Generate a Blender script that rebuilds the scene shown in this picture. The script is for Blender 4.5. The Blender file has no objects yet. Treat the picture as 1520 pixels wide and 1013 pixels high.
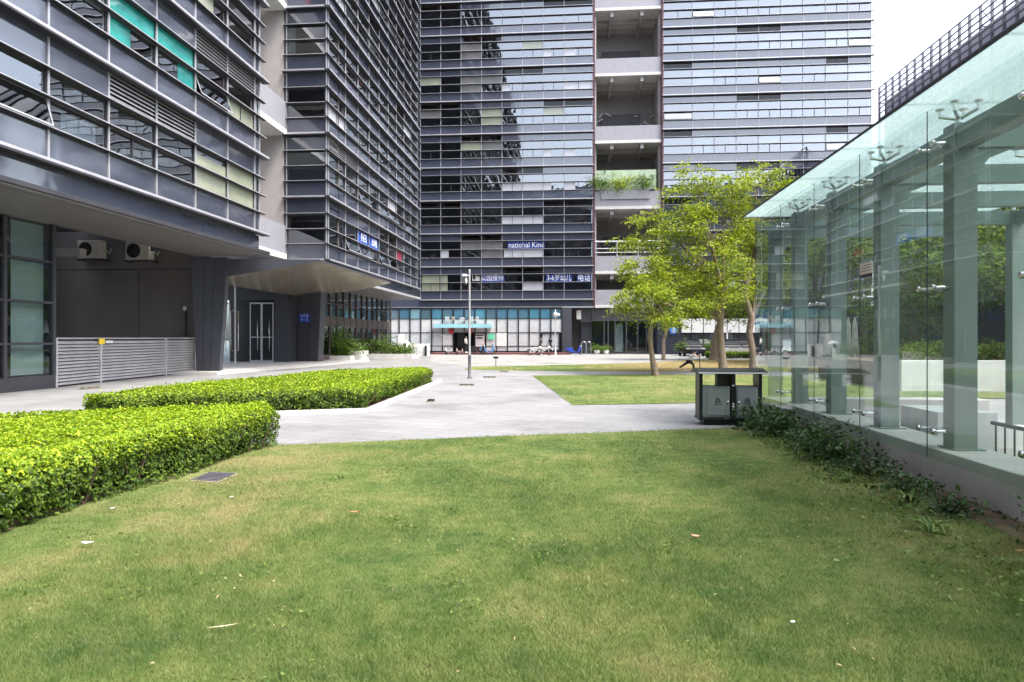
import bpy, math, random
import numpy as np
from mathutils import Vector, Matrix, Quaternion
random.seed(7); rng = np.random.default_rng(7)
SC = bpy.context.scene; COL = SC.collection
R = math.radians

# ---------------------------------------------------------------- camera model (metres; eye 1.6 m)
FPX, CX, HZ, EYE = 1020.0, 760.0, 502.0, 1.6
TH = math.atan(87.0 / FPX); CT, ST = math.cos(TH), math.sin(TH)
def ray(px, py):
    u = (px - CX) / FPX; v = (HZ - py) / FPX
    return (-ST + u * CT, CT + u * ST, v)
def G(px, py, z=0.0):
    d = ray(px, py); t = (z - EYE) / d[2]; return (d[0] * t, d[1] * t, z)
def PX(px, py, X):
    d = ray(px, py); t = X / d[0]; return (X, d[1] * t, EYE + d[2] * t)
def PY(px, py, Y):
    d = ray(px, py); t = Y / d[1]; return (d[0] * t, Y, EYE + d[2] * t)

# ---------------------------------------------------------------- mesh builder
class MB:
    def __init__(s): s.v = []; s.f = []; s.m = []; s.sm = []
    def add(s, vs, fs, mi=0, smooth=False):
        b = len(s.v); s.v += [tuple(p) for p in vs]
        for f in fs: s.f.append(tuple(b + i for i in f)); s.m.append(mi); s.sm.append(smooth)
        return s
    def box(s, x0, x1, y0, y1, z0, z1, mi=0):
        vs = [(x, y, z) for z in (z0, z1) for y in (y0, y1) for x in (x0, x1)]
        return s.add(vs, [(0, 2, 3, 1), (4, 5, 7, 6), (0, 1, 5, 4), (2, 6, 7, 3), (0, 4, 6, 2), (1, 3, 7, 5)], mi)
    def tbox(s, T, a0, a1, n0, n1, z0, z1, mi=0):
        vs = [T(a, n, z) for z in (z0, z1) for n in (n0, n1) for a in (a0, a1)]
        fs = [(0, 2, 3, 1), (4, 5, 7, 6), (0, 1, 5, 4), (2, 6, 7, 3), (0, 4, 6, 2), (1, 3, 7, 5)]
        if T.flip: fs = [f[::-1] for f in fs]
        return s.add(vs, fs, mi)
    def quad(s, a, b, c, d, mi=0): return s.add([a, b, c, d], [(0, 1, 2, 3)], mi)
    def prism(s, pts, z0, z1, mi=0):
        n = len(pts)
        ar = sum(pts[i][0] * pts[(i + 1) % n][1] - pts[(i + 1) % n][0] * pts[i][1] for i in range(n))
        if ar < 0: pts = pts[::-1]
        vs = [(p[0], p[1], z0) for p in pts] + [(p[0], p[1], z1) for p in pts]
        fs = [tuple(range(n - 1, -1, -1)), tuple(range(n, 2 * n))] + [(i, (i + 1) % n, n + (i + 1) % n, n + i) for i in range(n)]
        return s.add(vs, fs, mi)
    def extr(s, pts, d, mi=0):            # planar 3-D polygon extruded by vector d
        n = len(pts); vs = list(pts) + [(p[0] + d[0], p[1] + d[1], p[2] + d[2]) for p in pts]
        fs = [tuple(range(n - 1, -1, -1)), tuple(range(n, 2 * n))] + [(i, (i + 1) % n, n + (i + 1) % n, n + i) for i in range(n)]
        return s.add(vs, fs, mi)
    def tube(s, pts, rad, n=8, mi=0, smooth=True, cap=True):
        pts = [Vector(p) for p in pts]
        if not hasattr(rad, '__len__'): rad = [rad] * len(pts)
        vs = []; prev = None
        for i, p in enumerate(pts):
            t = (pts[min(i + 1, len(pts) - 1)] - pts[max(i - 1, 0)])
            t = t.normalized() if t.length > 1e-9 else Vector((0, 0, 1))
            if prev is None:
                a = t.orthogonal().normalized()
            else:
                a = (prev - t * prev.dot(t)); a = a.normalized() if a.length > 1e-6 else t.orthogonal().normalized()
            prev = a; b = t.cross(a)
            for k in range(n):
                q = 2 * math.pi * k / n; vs.append(p + (a * math.cos(q) + b * math.sin(q)) * rad[i])
        fs = [(i * n + k, i * n + (k + 1) % n, (i + 1) * n + (k + 1) % n, (i + 1) * n + k) for i in range(len(pts) - 1) for k in range(n)]
        s.add(vs, fs, mi, smooth)
        if cap: s.add([vs[k] for k in range(n)], [tuple(range(n - 1, -1, -1))], mi); s.add(vs[-n:], [tuple(range(n))], mi)
        return s
    def lathe(s, c, prof, n=16, mi=0, smooth=True, axis='z', cap=True):
        vs = []
        for r, h in prof:
            for k in range(n):
                q = 2 * math.pi * k / n; x, y = r * math.cos(q), r * math.sin(q)
                vs.append((c[0] + x, c[1] + y, c[2] + h) if axis == 'z' else ((c[0] + x, c[1] + h, c[2] + y) if axis == 'y' else (c[0] + h, c[1] + x, c[2] + y)))
        fs = [(i * n + k, i * n + (k + 1) % n, (i + 1) * n + (k + 1) % n, (i + 1) * n + k) for i in range(len(prof) - 1) for k in range(n)]
        s.add(vs, fs, mi, smooth)
        if cap: s.add(vs[:n], [tuple(range(n - 1, -1, -1))], mi); s.add(vs[-n:], [tuple(range(n))], mi)
        return s
    def ball(s, c, rx, ry, rz, n=12, m=8, mi=0):
        prof = [(math.sin(math.pi * i / m), -math.cos(math.pi * i / m)) for i in range(m + 1)]
        vs = [(c[0] + rx * r * math.cos(2 * math.pi * k / n), c[1] + ry * r * math.sin(2 * math.pi * k / n), c[2] + rz * h) for r, h in prof for k in range(n)]
        fs = [(i * n + k, i * n + (k + 1) % n, (i + 1) * n + (k + 1) % n, (i + 1) * n + k) for i in range(m) for k in range(n)]
        return s.add(vs, fs, mi, True)
    def build(s, name, mats, parent=None, bevel=0, **kw):
        me = bpy.data.meshes.new(name)
        off = wloc(parent)
        me.from_pydata([(v[0] - off[0], v[1] - off[1], v[2] - off[2]) for v in s.v], [], s.f)
        for mt in (mats if isinstance(mats, (list, tuple)) else [mats]): me.materials.append(mt)
        me.polygons.foreach_set('material_index', s.m); me.polygons.foreach_set('use_smooth', s.sm)
        me.update()
        o = link(name, me, parent)
        if bevel:
            b = o.modifiers.new('bevel', 'BEVEL'); b.width = bevel; b.segments = 2; b.limit_method = 'ANGLE'; b.angle_limit = R(40)
        if kw: tag(o, **kw)
        return o
def wloc(o):
    x = Vector((0, 0, 0))
    while o is not None: x += o.location; o = o.parent
    return x
def link(name, me, parent=None):
    o = bpy.data.objects.new(name, me); COL.objects.link(o)
    if parent is not None: o.parent = parent
    return o
def tag(o, label=None, cat=None, group=None, kind=None):
    for k, v in (('label', label), ('category', cat), ('group', group), ('kind', kind)):
        if v: o[k] = v
    return o
def thing(name, loc, label, cat, group=None):
    o = bpy.data.objects.new(name, None); COL.objects.link(o); o.location = loc; o.empty_display_size = .2
    return tag(o, label, cat, group)
def npmesh(name, V, F, mats, parent=None, midx=None):       # V (n,3), F (m,k) numpy
    off = wloc(parent); V = np.asarray(V, dtype=np.float32) - np.array(off, dtype=np.float32)
    me = bpy.data.meshes.new(name); m, k = F.shape
    me.vertices.add(len(V)); me.vertices.foreach_set('co', V.ravel())
    me.loops.add(m * k); me.loops.foreach_set('vertex_index', F.astype(np.int32).ravel())
    me.polygons.add(m); me.polygons.foreach_set('loop_start', np.arange(0, m * k, k, dtype=np.int32))
    me.polygons.foreach_set('loop_total', np.full(m, k, dtype=np.int32))
    for mt in (mats if isinstance(mats, (list, tuple)) else [mats]): me.materials.append(mt)
    if midx is not None: me.polygons.foreach_set('material_index', np.asarray(midx, dtype=np.int32))
    me.update(calc_edges=True); me.validate()
    return link(name, me, parent)
def dup(o, loc, label=None, rotz=None):
    r = o.copy(); COL.objects.link(r); r.location = loc
    if rotz is not None: r.rotation_euler = (0, 0, rotz)
    if label: r['label'] = label
    for ch in list(o.children):
        c = ch.copy(); COL.objects.link(c); c.parent = r
        for g in list(ch.children):
            d = g.copy(); COL.objects.link(d); d.parent = c
    return r
def text(name, s, size, mat, parent=None, origin=(0, 0, 0), U=(1, 0, 0), W=(0, 0, 1), ext=.004, align='CENTER', sx=1.0, width=None, **kw):
    cu = bpy.data.curves.new(name, 'FONT'); cu.body = s; cu.size = size; cu.extrude = ext; cu.align_x = align; cu.align_y = 'CENTER'; cu.resolution_u = 2
    t = bpy.data.objects.new(name, cu); COL.objects.link(t)
    me = bpy.data.meshes.new_from_object(t.evaluated_get(bpy.context.evaluated_depsgraph_get()))
    bpy.data.objects.remove(t)
    xs = [v.co.x for v in me.vertices]
    if width and xs: sx = width / max(max(xs) - min(xs), 1e-6)
    U = Vector(U).normalized(); W = Vector(W).normalized(); N = U.cross(W); off = wloc(parent)
    for v in me.vertices:
        v.co = Vector(origin) + U * v.co.x * sx + W * v.co.y + N * v.co.z - off
    me.name = name; me.materials.clear(); me.materials.append(mat)
    o = link(name, me, parent)
    if kw: tag(o, **kw)
    return o

# ---------------------------------------------------------------- materials
class N:
    def __init__(s, name):
        s.m = bpy.data.materials.new(name); s.m.use_nodes = True; s.t = s.m.node_tree; s.t.nodes.clear()
        s.out = s.n('ShaderNodeOutputMaterial')
    def n(s, typ, **kw):
        nd = s.t.nodes.new(typ)
        for k, v in kw.items():
            if k.startswith('i_'):
                key = k[2:].replace('_', ' '); nd.inputs[key].default_value = v
            else: setattr(nd, k, v)
        return nd
    def l(s, a, b): s.t.links.new(a, b)
    def coord(s, what='Object'): return s.n('ShaderNodeTexCoord').outputs[what]
    def noise(s, scale, detail=4, rough=.55, vec=None, w=None):
        nd = s.n('ShaderNodeTexNoise'); nd.inputs['Scale'].default_value = scale; nd.inputs['Detail'].default_value = detail; nd.inputs['Roughness'].default_value = rough
        s.l(vec if vec is not None else s.coord(), nd.inputs['Vector']); return nd.outputs['Fac']
    def ramp(s, fac, stops):
        r = s.n('ShaderNodeValToRGB'); e = r.color_ramp.elements
        while len(e) < len(stops): e.new(.5)
        for i, (p, c) in enumerate(stops): e[i].position = p; e[i].color = (*c, 1) if len(c) == 3 else c
        s.l(fac, r.inputs[0]); return r.outputs[0]
    def mix(s, fac, a, b, mode='MIX'):
        m = s.n('ShaderNodeMix'); m.data_type = 'RGBA'; m.blend_type = mode
        for v, i in ((fac, 0), (a, 6), (b, 7)):
            if hasattr(v, 'is_linked') or hasattr(v, 'links'): s.l(v, m.inputs[i])
            elif i == 0: m.inputs[0].default_value = v
            else: m.inputs[i].default_value = (*v, 1) if len(v) == 3 else v
        return m.outputs[2]
    def math(s, op, a, b=None, c=None):
        m = s.n('ShaderNodeMath'); m.operation = op
        for i, v in enumerate((a, b, c)):
            if v is None: continue
            if hasattr(v, 'links'): s.l(v, m.inputs[i])
            else: m.inputs[i].default_value = v
        return m.outputs[0]
    def bump(s, h, strength=.3, dist=.01):
        b = s.n('ShaderNodeBump'); b.inputs['Strength'].default_value = strength; b.inputs['Distance'].default_value = dist
        s.l(h, b.inputs['Height']); return b.outputs[0]
    def bsdf(s, col=None, rough=.6, metal=0, spec=.5, ior=1.45, normal=None, out=True):
        p = s.n('ShaderNodeBsdfPrincipled'); p.inputs['Metallic'].default_value = metal; p.inputs['IOR'].default_value = ior
        p.inputs['Specular IOR Level'].default_value = spec
        for v, k in ((col, 'Base Color'), (rough, 'Roughness'), (normal, 'Normal')):
            if v is None: continue
            if hasattr(v, 'links'): s.l(v, p.inputs[k])
            else: p.inputs[k].default_value = ((*v, 1) if k == 'Base Color' else v)
        if out: s.l(p.outputs[0], s.out.inputs[0])
        return p
def sc(c, k): return tuple(min(1, x * k) for x in c)
def simple(name, col, rough=.6, metal=0, spec=.5, var=.12, vs=2.0, bump=0, bs=60, ior=1.45):
    g = N(name); f = g.noise(vs, 5); c = g.ramp(f, [(.3, sc(col, 1 - var)), (.7, sc(col, 1 + var))])
    rr = g.math('MULTIPLY_ADD', g.noise(vs * 4, 3), .25, rough - .12) if rough > .15 else rough
    nm = g.bump(g.noise(bs, 4), bump, .01) if bump else None
    g.bsdf(c, rr, metal, spec, ior, nm); return g.m
M = {}
M['frame'] = simple('dark_aluminium', (.055, .055, .065), .42, .3)
M['alu'] = simple('silver_aluminium', (.52, .52, .54), .38, .55)
M['fin'] = simple('grey_fin', (.46, .46, .49), .35, .4)
M['fin_shade'] = simple('shaded_fin', (.030, .030, .038), .45, .2)  # near-black copy of the fin: shadow under the ledges put into the colour
M['mullion'] = simple('slim_mullion', (.42, .42, .45), .4, .4)
M['dark_clad'] = simple('charcoal_cladding', (.052, .056, .070), .38, .2, ior=1.55, var=.08)
M['grey_clad'] = simple('grey_panel', (.25, .25, .28), .55, .1, var=.06)
M['beige_wall'] = simple('painted_wall', (.33, .31, .31), .75, var=.06, bump=.1, bs=30)
M['soffit'] = simple('soffit_panel', (.145, .135, .13), .5, .1, var=.05)
M['white'] = simple('white_paint', (.62, .62, .615), .55, var=.05)
M['stone_white'] = simple('pale_stone', (.48, .47, .455), .65, var=.1, vs=3, bump=.1)
M['taupe'] = simple('taupe_wall_panel', (.15, .13, .125), .6, var=.07, vs=1.2)
M['black'] = simple('black_paint', (.012, .012, .014), .4, var=.2)
M['rubber'] = simple('black_rubber', (.02, .02, .02), .8)
M['interior'] = simple('office_ceiling', (.36, .35, .33), .85, var=.15, vs=.8)
M['interior_floor'] = simple('office_floor', (.12, .11, .10), .6, var=.2)
M['wine'] = simple('wine_red_trim', (.06, .012, .02), .5)
M['redbrown'] = simple('red_granite', (.13, .045, .04), .5, var=.25, vs=20)
M['steel_green'] = simple('grey_green_steel', (.165, .215, .195), .42, .1, var=.06)
M['chrome'] = simple('stainless_steel', (.62, .62, .62), .22, 1.0, var=.05)
M['plinth'] = simple('pavilion_concrete', (.36, .35, .345), .7, var=.1, vs=2.5, bump=.15)
M['blue'] = simple('blue_enamel', (.012, .07, .42), .4)
M['darkblue'] = simple('blue_film', (.012, .038, .20), .5)
M['signblue'] = simple('bright_blue_film', (.02, .09, .48), .5)
M['crimson'] = simple('crimson_curtain', (.20, .02, .05), .7)
def m_teal():
    g = N('teal_film'); f = g.noise(1.1, 4, .6); g.bsdf(g.ramp(f, [(.3, (.006, .15, .14)), (.5, (.012, .25, .225)), (.7, (.03, .34, .30))]), .05, 0, .5, 1.9, g.bump(g.noise(.5, 2), .06, .3)); return g.m
M['teal'] = m_teal()
M['turq'] = simple('turquoise_panel', (.26, .47, .53), .45)
M['red'] = simple('red_paint', (.45, .04, .04), .5)
M['orange'] = simple('orange_cloth', (.55, .12, .05), .7)
M['yellow'] = simple('yellow_sign', (.72, .52, .03), .5)
M['green_sign'] = simple('green_poster', (.10, .48, .30), .6)
M['bin_grey'] = simple('grey_green_enamel', (.23, .255, .255), .42, .2, var=.1)
M['ac'] = simple('cream_casing', (.55, .50, .43), .55)
M['cream_blind'] = simple('cream_roller_blind', (.52, .53, .42), .8)
M['white_blind'] = simple('white_roller_blind', (.72, .73, .76), .8, var=.04)
M['white_film'] = simple('white_window_film', (.42, .43, .47), .12, ior=1.7, var=.08, vs=1)
M['cream_film'] = simple('cream_blind_behind_glass', (.25, .27, .20), .12, ior=1.8, var=.15, vs=.8)
M['grey_film'] = simple('grey_blind_behind_glass', (.13, .13, .135), .12, ior=1.9, var=.15, vs=.8)
M['grey_blind'] = simple('grey_roller_blind', (.25, .25, .27), .8)
M['clutter'] = simple('office_clutter', (.28, .25, .22), .8, var=.6, vs=4)
M['skin'] = simple('skin', (.55, .34, .25), .55, var=.05)
M['hair'] = simple('black_hair', (.012, .010, .010), .5)
M['cloth_white'] = simple('white_cloth', (.72, .70, .68), .85)
M['cloth_black'] = simple('black_cloth', (.016, .016, .02), .85)
M['soil'] = simple('bare_soil', (.11, .072, .045), .95, var=.4, vs=8, bump=.6, bs=25)
M['bark'] = simple('smooth_bark', (.20, .16, .12), .85, var=.3, vs=6, bump=.5, bs=25)
M['twig'] = simple('twig_bark', (.10, .07, .045), .9, var=.3, vs=12)
M['poster'] = None
def m_spandrel():
    g = N('slate_spandrel_panel'); f = g.noise(.7, 3); info = g.n('ShaderNodeObjectInfo').outputs['Random']
    isl = g.n('ShaderNodeNewGeometry').outputs['Random Per Island']
    c = g.ramp(isl, [(0, (.047, .055, .080)), (1, (.062, .071, .100))])
    c = g.mix(.35, c, g.ramp(f, [(.3, (.040, .047, .068)), (.7, (.072, .081, .112))]))
    g.bsdf(c, .07, .0, .5, 2.05, g.bump(g.noise(.55, 2), .06, .25)); return g.m
M['spandrel'] = m_spandrel()
def m_glass(name, tint, ior, base=(.02, .025, .03), wav=.05, rough=.0, wscale=.7, dust=.0):
    g = N(name)
    isl = g.n('ShaderNodeObjectInfo').outputs['Random']
    add = g.n('ShaderNodeVectorMath'); add.operation = 'ADD'; g.l(g.coord(), add.inputs[0])
    cmb = g.n('ShaderNodeCombineXYZ'); g.l(g.math('MULTIPLY', isl, 37.0), cmb.inputs[0]); g.l(g.math('MULTIPLY', isl, 11.0), cmb.inputs[2]); g.l(cmb.outputs[0], add.inputs[1])
    nm = g.bump(g.noise(wscale, 2, .5, add.outputs[0]), wav, .3) if wav else None
    gl = g.n('ShaderNodeBsdfGlossy'); gl.inputs['Roughness'].default_value = rough; gl.inputs['Color'].default_value = (.92, .96, 1, 1)
    if nm: g.l(nm, gl.inputs['Normal'])
    tr = g.n('ShaderNodeBsdfTransparent'); tr.inputs['Color'].default_value = (*tint, 1)
    geo = g.n('ShaderNodeNewGeometry'); dt = g.n('ShaderNodeVectorMath'); dt.operation = 'DOT_PRODUCT'
    g.l(geo.outputs['Incoming'], dt.inputs[0]); g.l(nm if nm else geo.outputs['Normal'], dt.inputs[1])
    F0 = ((ior - 1) / (ior + 1)) ** 2                      # Schlick, the same from both sides of the pane
    k5 = g.math('POWER', g.math('SUBTRACT', 1.0, g.math('MINIMUM', g.math('ABSOLUTE', dt.outputs['Value']), 1.0)), 5.0)
    fac = g.math('MULTIPLY_ADD', k5, 1 - F0, F0)
    mx = g.n('ShaderNodeMixShader'); g.l(fac, mx.inputs[0]); g.l(tr.outputs[0], mx.inputs[1]); g.l(gl.outputs[0], mx.inputs[2])
    if dust:      # rain streaks and dust film on the pane
        mp = g.n('ShaderNodeMapping'); mp.inputs['Scale'].default_value = (9, 9, .5); g.l(g.coord(), mp.inputs[0])
        st = g.math('MULTIPLY', g.ramp(g.noise(1.0, 5, .65, mp.outputs[0]), [(.35, (.25, .25, .25)), (.75, (1, 1, 1))]), g.ramp(g.noise(.8, 3), [(.3, (.5, .5, .5)), (.7, (1, 1, 1))]))
        df = g.n('ShaderNodeBsdfDiffuse'); df.inputs[0].default_value = (.50, .56, .54, 1); m3 = g.n('ShaderNodeMixShader'); g.l(g.math('MULTIPLY', st, dust), m3.inputs[0]); g.l(mx.outputs[0], m3.inputs[1]); g.l(df.outputs[0], m3.inputs[2]); mx = m3
    g.l(mx.outputs[0], g.out.inputs[0]); return g.m
M['glass'] = m_glass('coated_window_glass', (.36, .42, .45), 3.0, wav=.022)
M['glass_wavy'] = m_glass('coated_window_glass_wavy', (.38, .44, .48), 2.9, wav=.06, wscale=.33)
M['shop_glass'] = m_glass('shop_glass', (.72, .78, .78), 1.6, wav=.03)
M['pav_glass'] = m_glass('green_tinted_glass', (.93, .968, .955), 1.36, wav=.004, dust=.06)
def m_roof():
    g = N('pale_roof_glass'); tr = g.n('ShaderNodeBsdfTransparent'); tr.inputs[0].default_value = (.84, .905, .90, 1)
    tl = g.n('ShaderNodeBsdfTranslucent'); tl.inputs[0].default_value = (.38, .46, .465, 1); df = g.n('ShaderNodeBsdfGlossy'); df.inputs[0].default_value = (.9, .95, .95, 1); df.inputs['Roughness'].default_value = .08
    m1 = g.n('ShaderNodeMixShader'); m1.inputs[0].default_value = .42; g.l(tr.outputs[0], m1.inputs[1]); g.l(tl.outputs[0], m1.inputs[2])
    m2 = g.n('ShaderNodeMixShader'); m2.inputs[0].default_value = .08; g.l(m1.outputs[0], m2.inputs[1]); g.l(df.outputs[0], m2.inputs[2]); g.l(m2.outputs[0], g.out.inputs[0]); return g.m
M['roof_glass'] = m_roof()
M['vent_glass'] = m_glass('plain_vent_glass', (.42, .38, .37), 1.45, wav=.03)
def m_opaque_glass():
    g = N('dark_mirror_glass'); isl = g.n('ShaderNodeNewGeometry').outputs['Random Per Island']
    c = g.ramp(isl, [(0, (.01, .013, .018)), (.8, (.05, .055, .06)), (1, (.2, .2, .2))])
    g.bsdf(c, .02, 0, .5, 2.7, g.bump(g.noise(.5, 2), .014, .3)); return g.m
M['mirror'] = m_opaque_glass()
def m_paving(name, col, bw, bh, rot=0, joint=.5, var=.10, jw=.009):
    g = N(name); mp = g.n('ShaderNodeMapping'); mp.inputs['Rotation'].default_value = (0, 0, rot); g.l(g.coord(), mp.inputs[0])
    b = g.n('ShaderNodeTexBrick'); b.offset = .5; b.inputs['Scale'].default_value = 1; b.inputs['Brick Width'].default_value = bw; b.inputs['Row Height'].default_value = bh
    b.inputs['Mortar Size'].default_value = jw; b.inputs['Mortar Smooth'].default_value = .2
    b.inputs['Color1'].default_value = (*sc(col, 1 - var), 1); b.inputs['Color2'].default_value = (*sc(col, 1 + var), 1); b.inputs['Mortar'].default_value = (*sc(col, joint), 1)
    g.l(mp.outputs[0], b.inputs['Vector'])
    st = g.ramp(g.noise(.45, 6, .6), [(.32, (.70, .69, .67)), (.5, (.98, .98, .98)), (.75, (1.1, 1.1, 1.1))])
    sp = g.ramp(g.noise(120, 2), [(.35, (.86, .86, .87)), (.6, (1.06, 1.06, 1.06))])
    c = g.mix(1, g.mix(1, b.outputs['Color'], st, 'MULTIPLY'), sp, 'MULTIPLY')
    g.bsdf(c, .7, 0, .4, 1.45, g.bump(g.math('SUBTRACT', 1.0, b.outputs['Fac']), .35, .004)); return g.m
M['paving'] = m_paving('grey_granite_paving', (.235, .235, .235), .9, .45, .0)
M['path'] = m_paving('pale_granite_path', (.24, .24, .247), .8, .4, R(20), joint=.55, var=.08)
M['path2'] = m_paving('pale_concrete_path', (.30, .295, .29), 1.6, 1.2, R(4), joint=.55, var=.06)
def m_grass(name, blades):
    g = N(name); pos = g.n('ShaderNodeNewGeometry').outputs['Position']
    sep = g.n('ShaderNodeSeparateXYZ'); g.l(pos, sep.inputs[0])
    big = g.noise(.42, 3, .5, pos); mid = g.noise(1.7, 4, .65, pos); fine = g.noise(7, 3, .6, pos)
    f = g.math('ADD', g.math('MULTIPLY', big, .55), g.math('MULTIPLY', mid, .45)); ax = g.math('ABSOLUTE', g.math('ADD', sep.outputs[0], .2)); f = g.math('ADD', f, g.math('MULTIPLY_ADD', g.math('MINIMUM', g.math('MAXIMUM', g.math('MULTIPLY_ADD', ax, .42, -.45), 0.0), 1.0), .075, -.045))
    c = g.ramp(f, [(.37, (.062, .120, .028)), (.47, (.130, .185, .048)), (.55, (.205, .222, .080)), (.63, (.300, .258, .125))])
    c = g.mix(.35, c, g.ramp(fine, [(.35, (.07, .12, .032)), (.67, (.25, .25, .11))]))
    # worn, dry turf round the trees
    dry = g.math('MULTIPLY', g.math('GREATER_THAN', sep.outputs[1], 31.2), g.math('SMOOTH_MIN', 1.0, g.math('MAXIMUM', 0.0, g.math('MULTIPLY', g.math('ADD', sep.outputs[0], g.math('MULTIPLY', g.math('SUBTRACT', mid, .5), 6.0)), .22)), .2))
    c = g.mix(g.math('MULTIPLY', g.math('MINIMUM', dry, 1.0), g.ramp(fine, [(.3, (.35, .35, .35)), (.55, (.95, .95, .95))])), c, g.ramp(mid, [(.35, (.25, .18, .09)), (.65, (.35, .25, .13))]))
    if blades:
        isl = g.n('ShaderNodeNewGeometry').outputs['Random Per Island']
        c = g.mix(1, c, g.ramp(isl, [(0, (.86, .92, .84)), (.75, (1.18, 1.2, 1.15)), (.94, (1.28, 1.25, 1.2)), (1, (1.9, 1.7, 1.5))]), 'MULTIPLY')
        p = g.bsdf(c, .55, 0, .3, out=False)
        t = g.n('ShaderNodeBsdfTranslucent'); g.l(c, t.inputs[0])
        mx = g.n('ShaderNodeMixShader'); mx.inputs[0].default_value = .3; g.l(p.outputs[0], mx.inputs[1]); g.l(t.outputs[0], mx.inputs[2]); g.l(mx.outputs[0], g.out.inputs[0])
    else:
        c = g.mix(1, c, g.ramp(g.noise(90, 3, .7, pos), [(.3, (.62, .68, .6)), (.7, (1.15, 1.15, 1.1))]), 'MULTIPLY')
        g.bsdf(c, .9, 0, .2, 1.45, g.bump(g.noise(70, 3, .7, pos), .8, .03))
    return g.m
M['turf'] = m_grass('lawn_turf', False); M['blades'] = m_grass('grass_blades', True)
def m_leaf(name, stops, transl=.35, rough=.45, hi=None):
    g = N(name); isl = g.n('ShaderNodeNewGeometry').outputs['Random Per Island']
    pos = g.n('ShaderNodeNewGeometry').outputs['Position']
    f = g.math('ADD', g.math('MULTIPLY', isl, .6), g.math('MULTIPLY', g.noise(1.1, 3, .6, pos), .4))
    c = g.ramp(f, stops)
    if hi:      # fresh growth colour above a height; shade lower down is in the colour too
        sep = g.n('ShaderNodeSeparateXYZ'); g.l(pos, sep.inputs[0])
        k = g.math('MULTIPLY_ADD', sep.outputs[2], 1 / (hi[1] - hi[0]), -hi[0] / (hi[1] - hi[0]))
        k = g.math('ADD', k, g.math('MULTIPLY', g.math('SUBTRACT', isl, .5), .7)); k = g.math('MINIMUM', g.math('MAXIMUM', k, 0.0), 1.0)
        c = g.mix(k, c, g.ramp(isl, hi[2]))
    p = g.bsdf(c, rough, 0, .4, out=False)
    t = g.n('ShaderNodeBsdfTranslucent'); g.l(g.mix(1, c, (1.2, 1.2, .7), 'MULTIPLY'), t.inputs[0])
    mx = g.n('ShaderNodeMixShader'); mx.inputs[0].default_value = transl; g.l(p.outputs[0], mx.inputs[1]); g.l(t.outputs[0], mx.inputs[2]); g.l(mx.outputs[0], g.out.inputs[0]); return g.m
M['leaf_tree'] = m_leaf('young_tree_leaves', [(.2, (.09, .15, .016)), (.5, (.22, .29, .030)), (.8, (.43, .47, .070))], .5)
M['leaf_dark'] = m_leaf('dark_tree_leaves', [(.2, (.055, .10, .02)), (.55, (.14, .22, .045)), (.85, (.30, .37, .09))], .5)
M['leaf_bush'] = m_leaf('planter_shrub_leaves', [(.2, (.045, .095, .02)), (.6, (.12, .20, .04)), (.9, (.24, .31, .07))], .4)
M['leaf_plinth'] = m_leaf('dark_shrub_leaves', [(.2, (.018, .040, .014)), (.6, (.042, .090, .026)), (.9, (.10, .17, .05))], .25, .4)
M['leaf_weed'] = m_leaf('weed_leaves', [(.2, (.05, .10, .016)), (.6, (.11, .18, .03)), (.9, (.25, .28, .08))], .3)
M['leaf_hedge'] = m_leaf('hedge_leaves', [(.2, (.030, .068, .010)), (.6, (.085, .155, .014)), (.9, (.20, .27, .022))], .4, .55,
                         hi=(.34, .58, [(0, (.15, .26, .012)), (.6, (.27, .40, .018)), (1, (.42, .50, .035))]))
M['leaf_dry'] = simple('dry_leaf', (.34, .17, .08), .8, var=.3, vs=30)
M['paper'] = simple('scrap_paper', (.75, .75, .75), .8)
def m_poster():
    g = N('printed_poster'); f = g.noise(9, 3, .7)
    g.bsdf(g.ramp(f, [(.40, (.62, .62, .60)), (.52, (.70, .70, .68)), (.56, (.35, .33, .33)), (.62, (.66, .50, .46)), (.70, (.72, .72, .70))]), .6); return g.m
M['poster'] = m_poster()
def m_frost():
    g = N('frosted_film'); f = g.noise(1.2, 3)
    rr = g.n('ShaderNodeObjectInfo').outputs['Random']; p = g.bsdf(g.mix(1, g.ramp(f, [(.3, (.44, .455, .47)), (.7, (.55, .565, .575))]), g.ramp(rr, [(0, (.80, .85, .90)), (.5, (.95, .95, .95)), (1, (1, .98, .95))]), 'MULTIPLY'), .10, 0, .5, 1.5); return g.m
M['frost'] = m_frost()
def m_teal_glass():
    g = N('teal_filmed_glass'); f = g.noise(.35, 2)
    rr = g.n('ShaderNodeObjectInfo').outputs['Random']; g.bsdf(g.mix(.65, g.ramp(f, [(.3, (.05, .16, .22)), (.7, (.14, .30, .36))]), g.ramp(rr, [(0, (.06, .07, .08)), (.35, (.05, .12, .20)), (.7, (.06, .22, .30)), (1, (.20, .33, .38))])), .05, 0, .5, 1.8); return g.m
M['tealglass'] = m_teal_glass()

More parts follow.
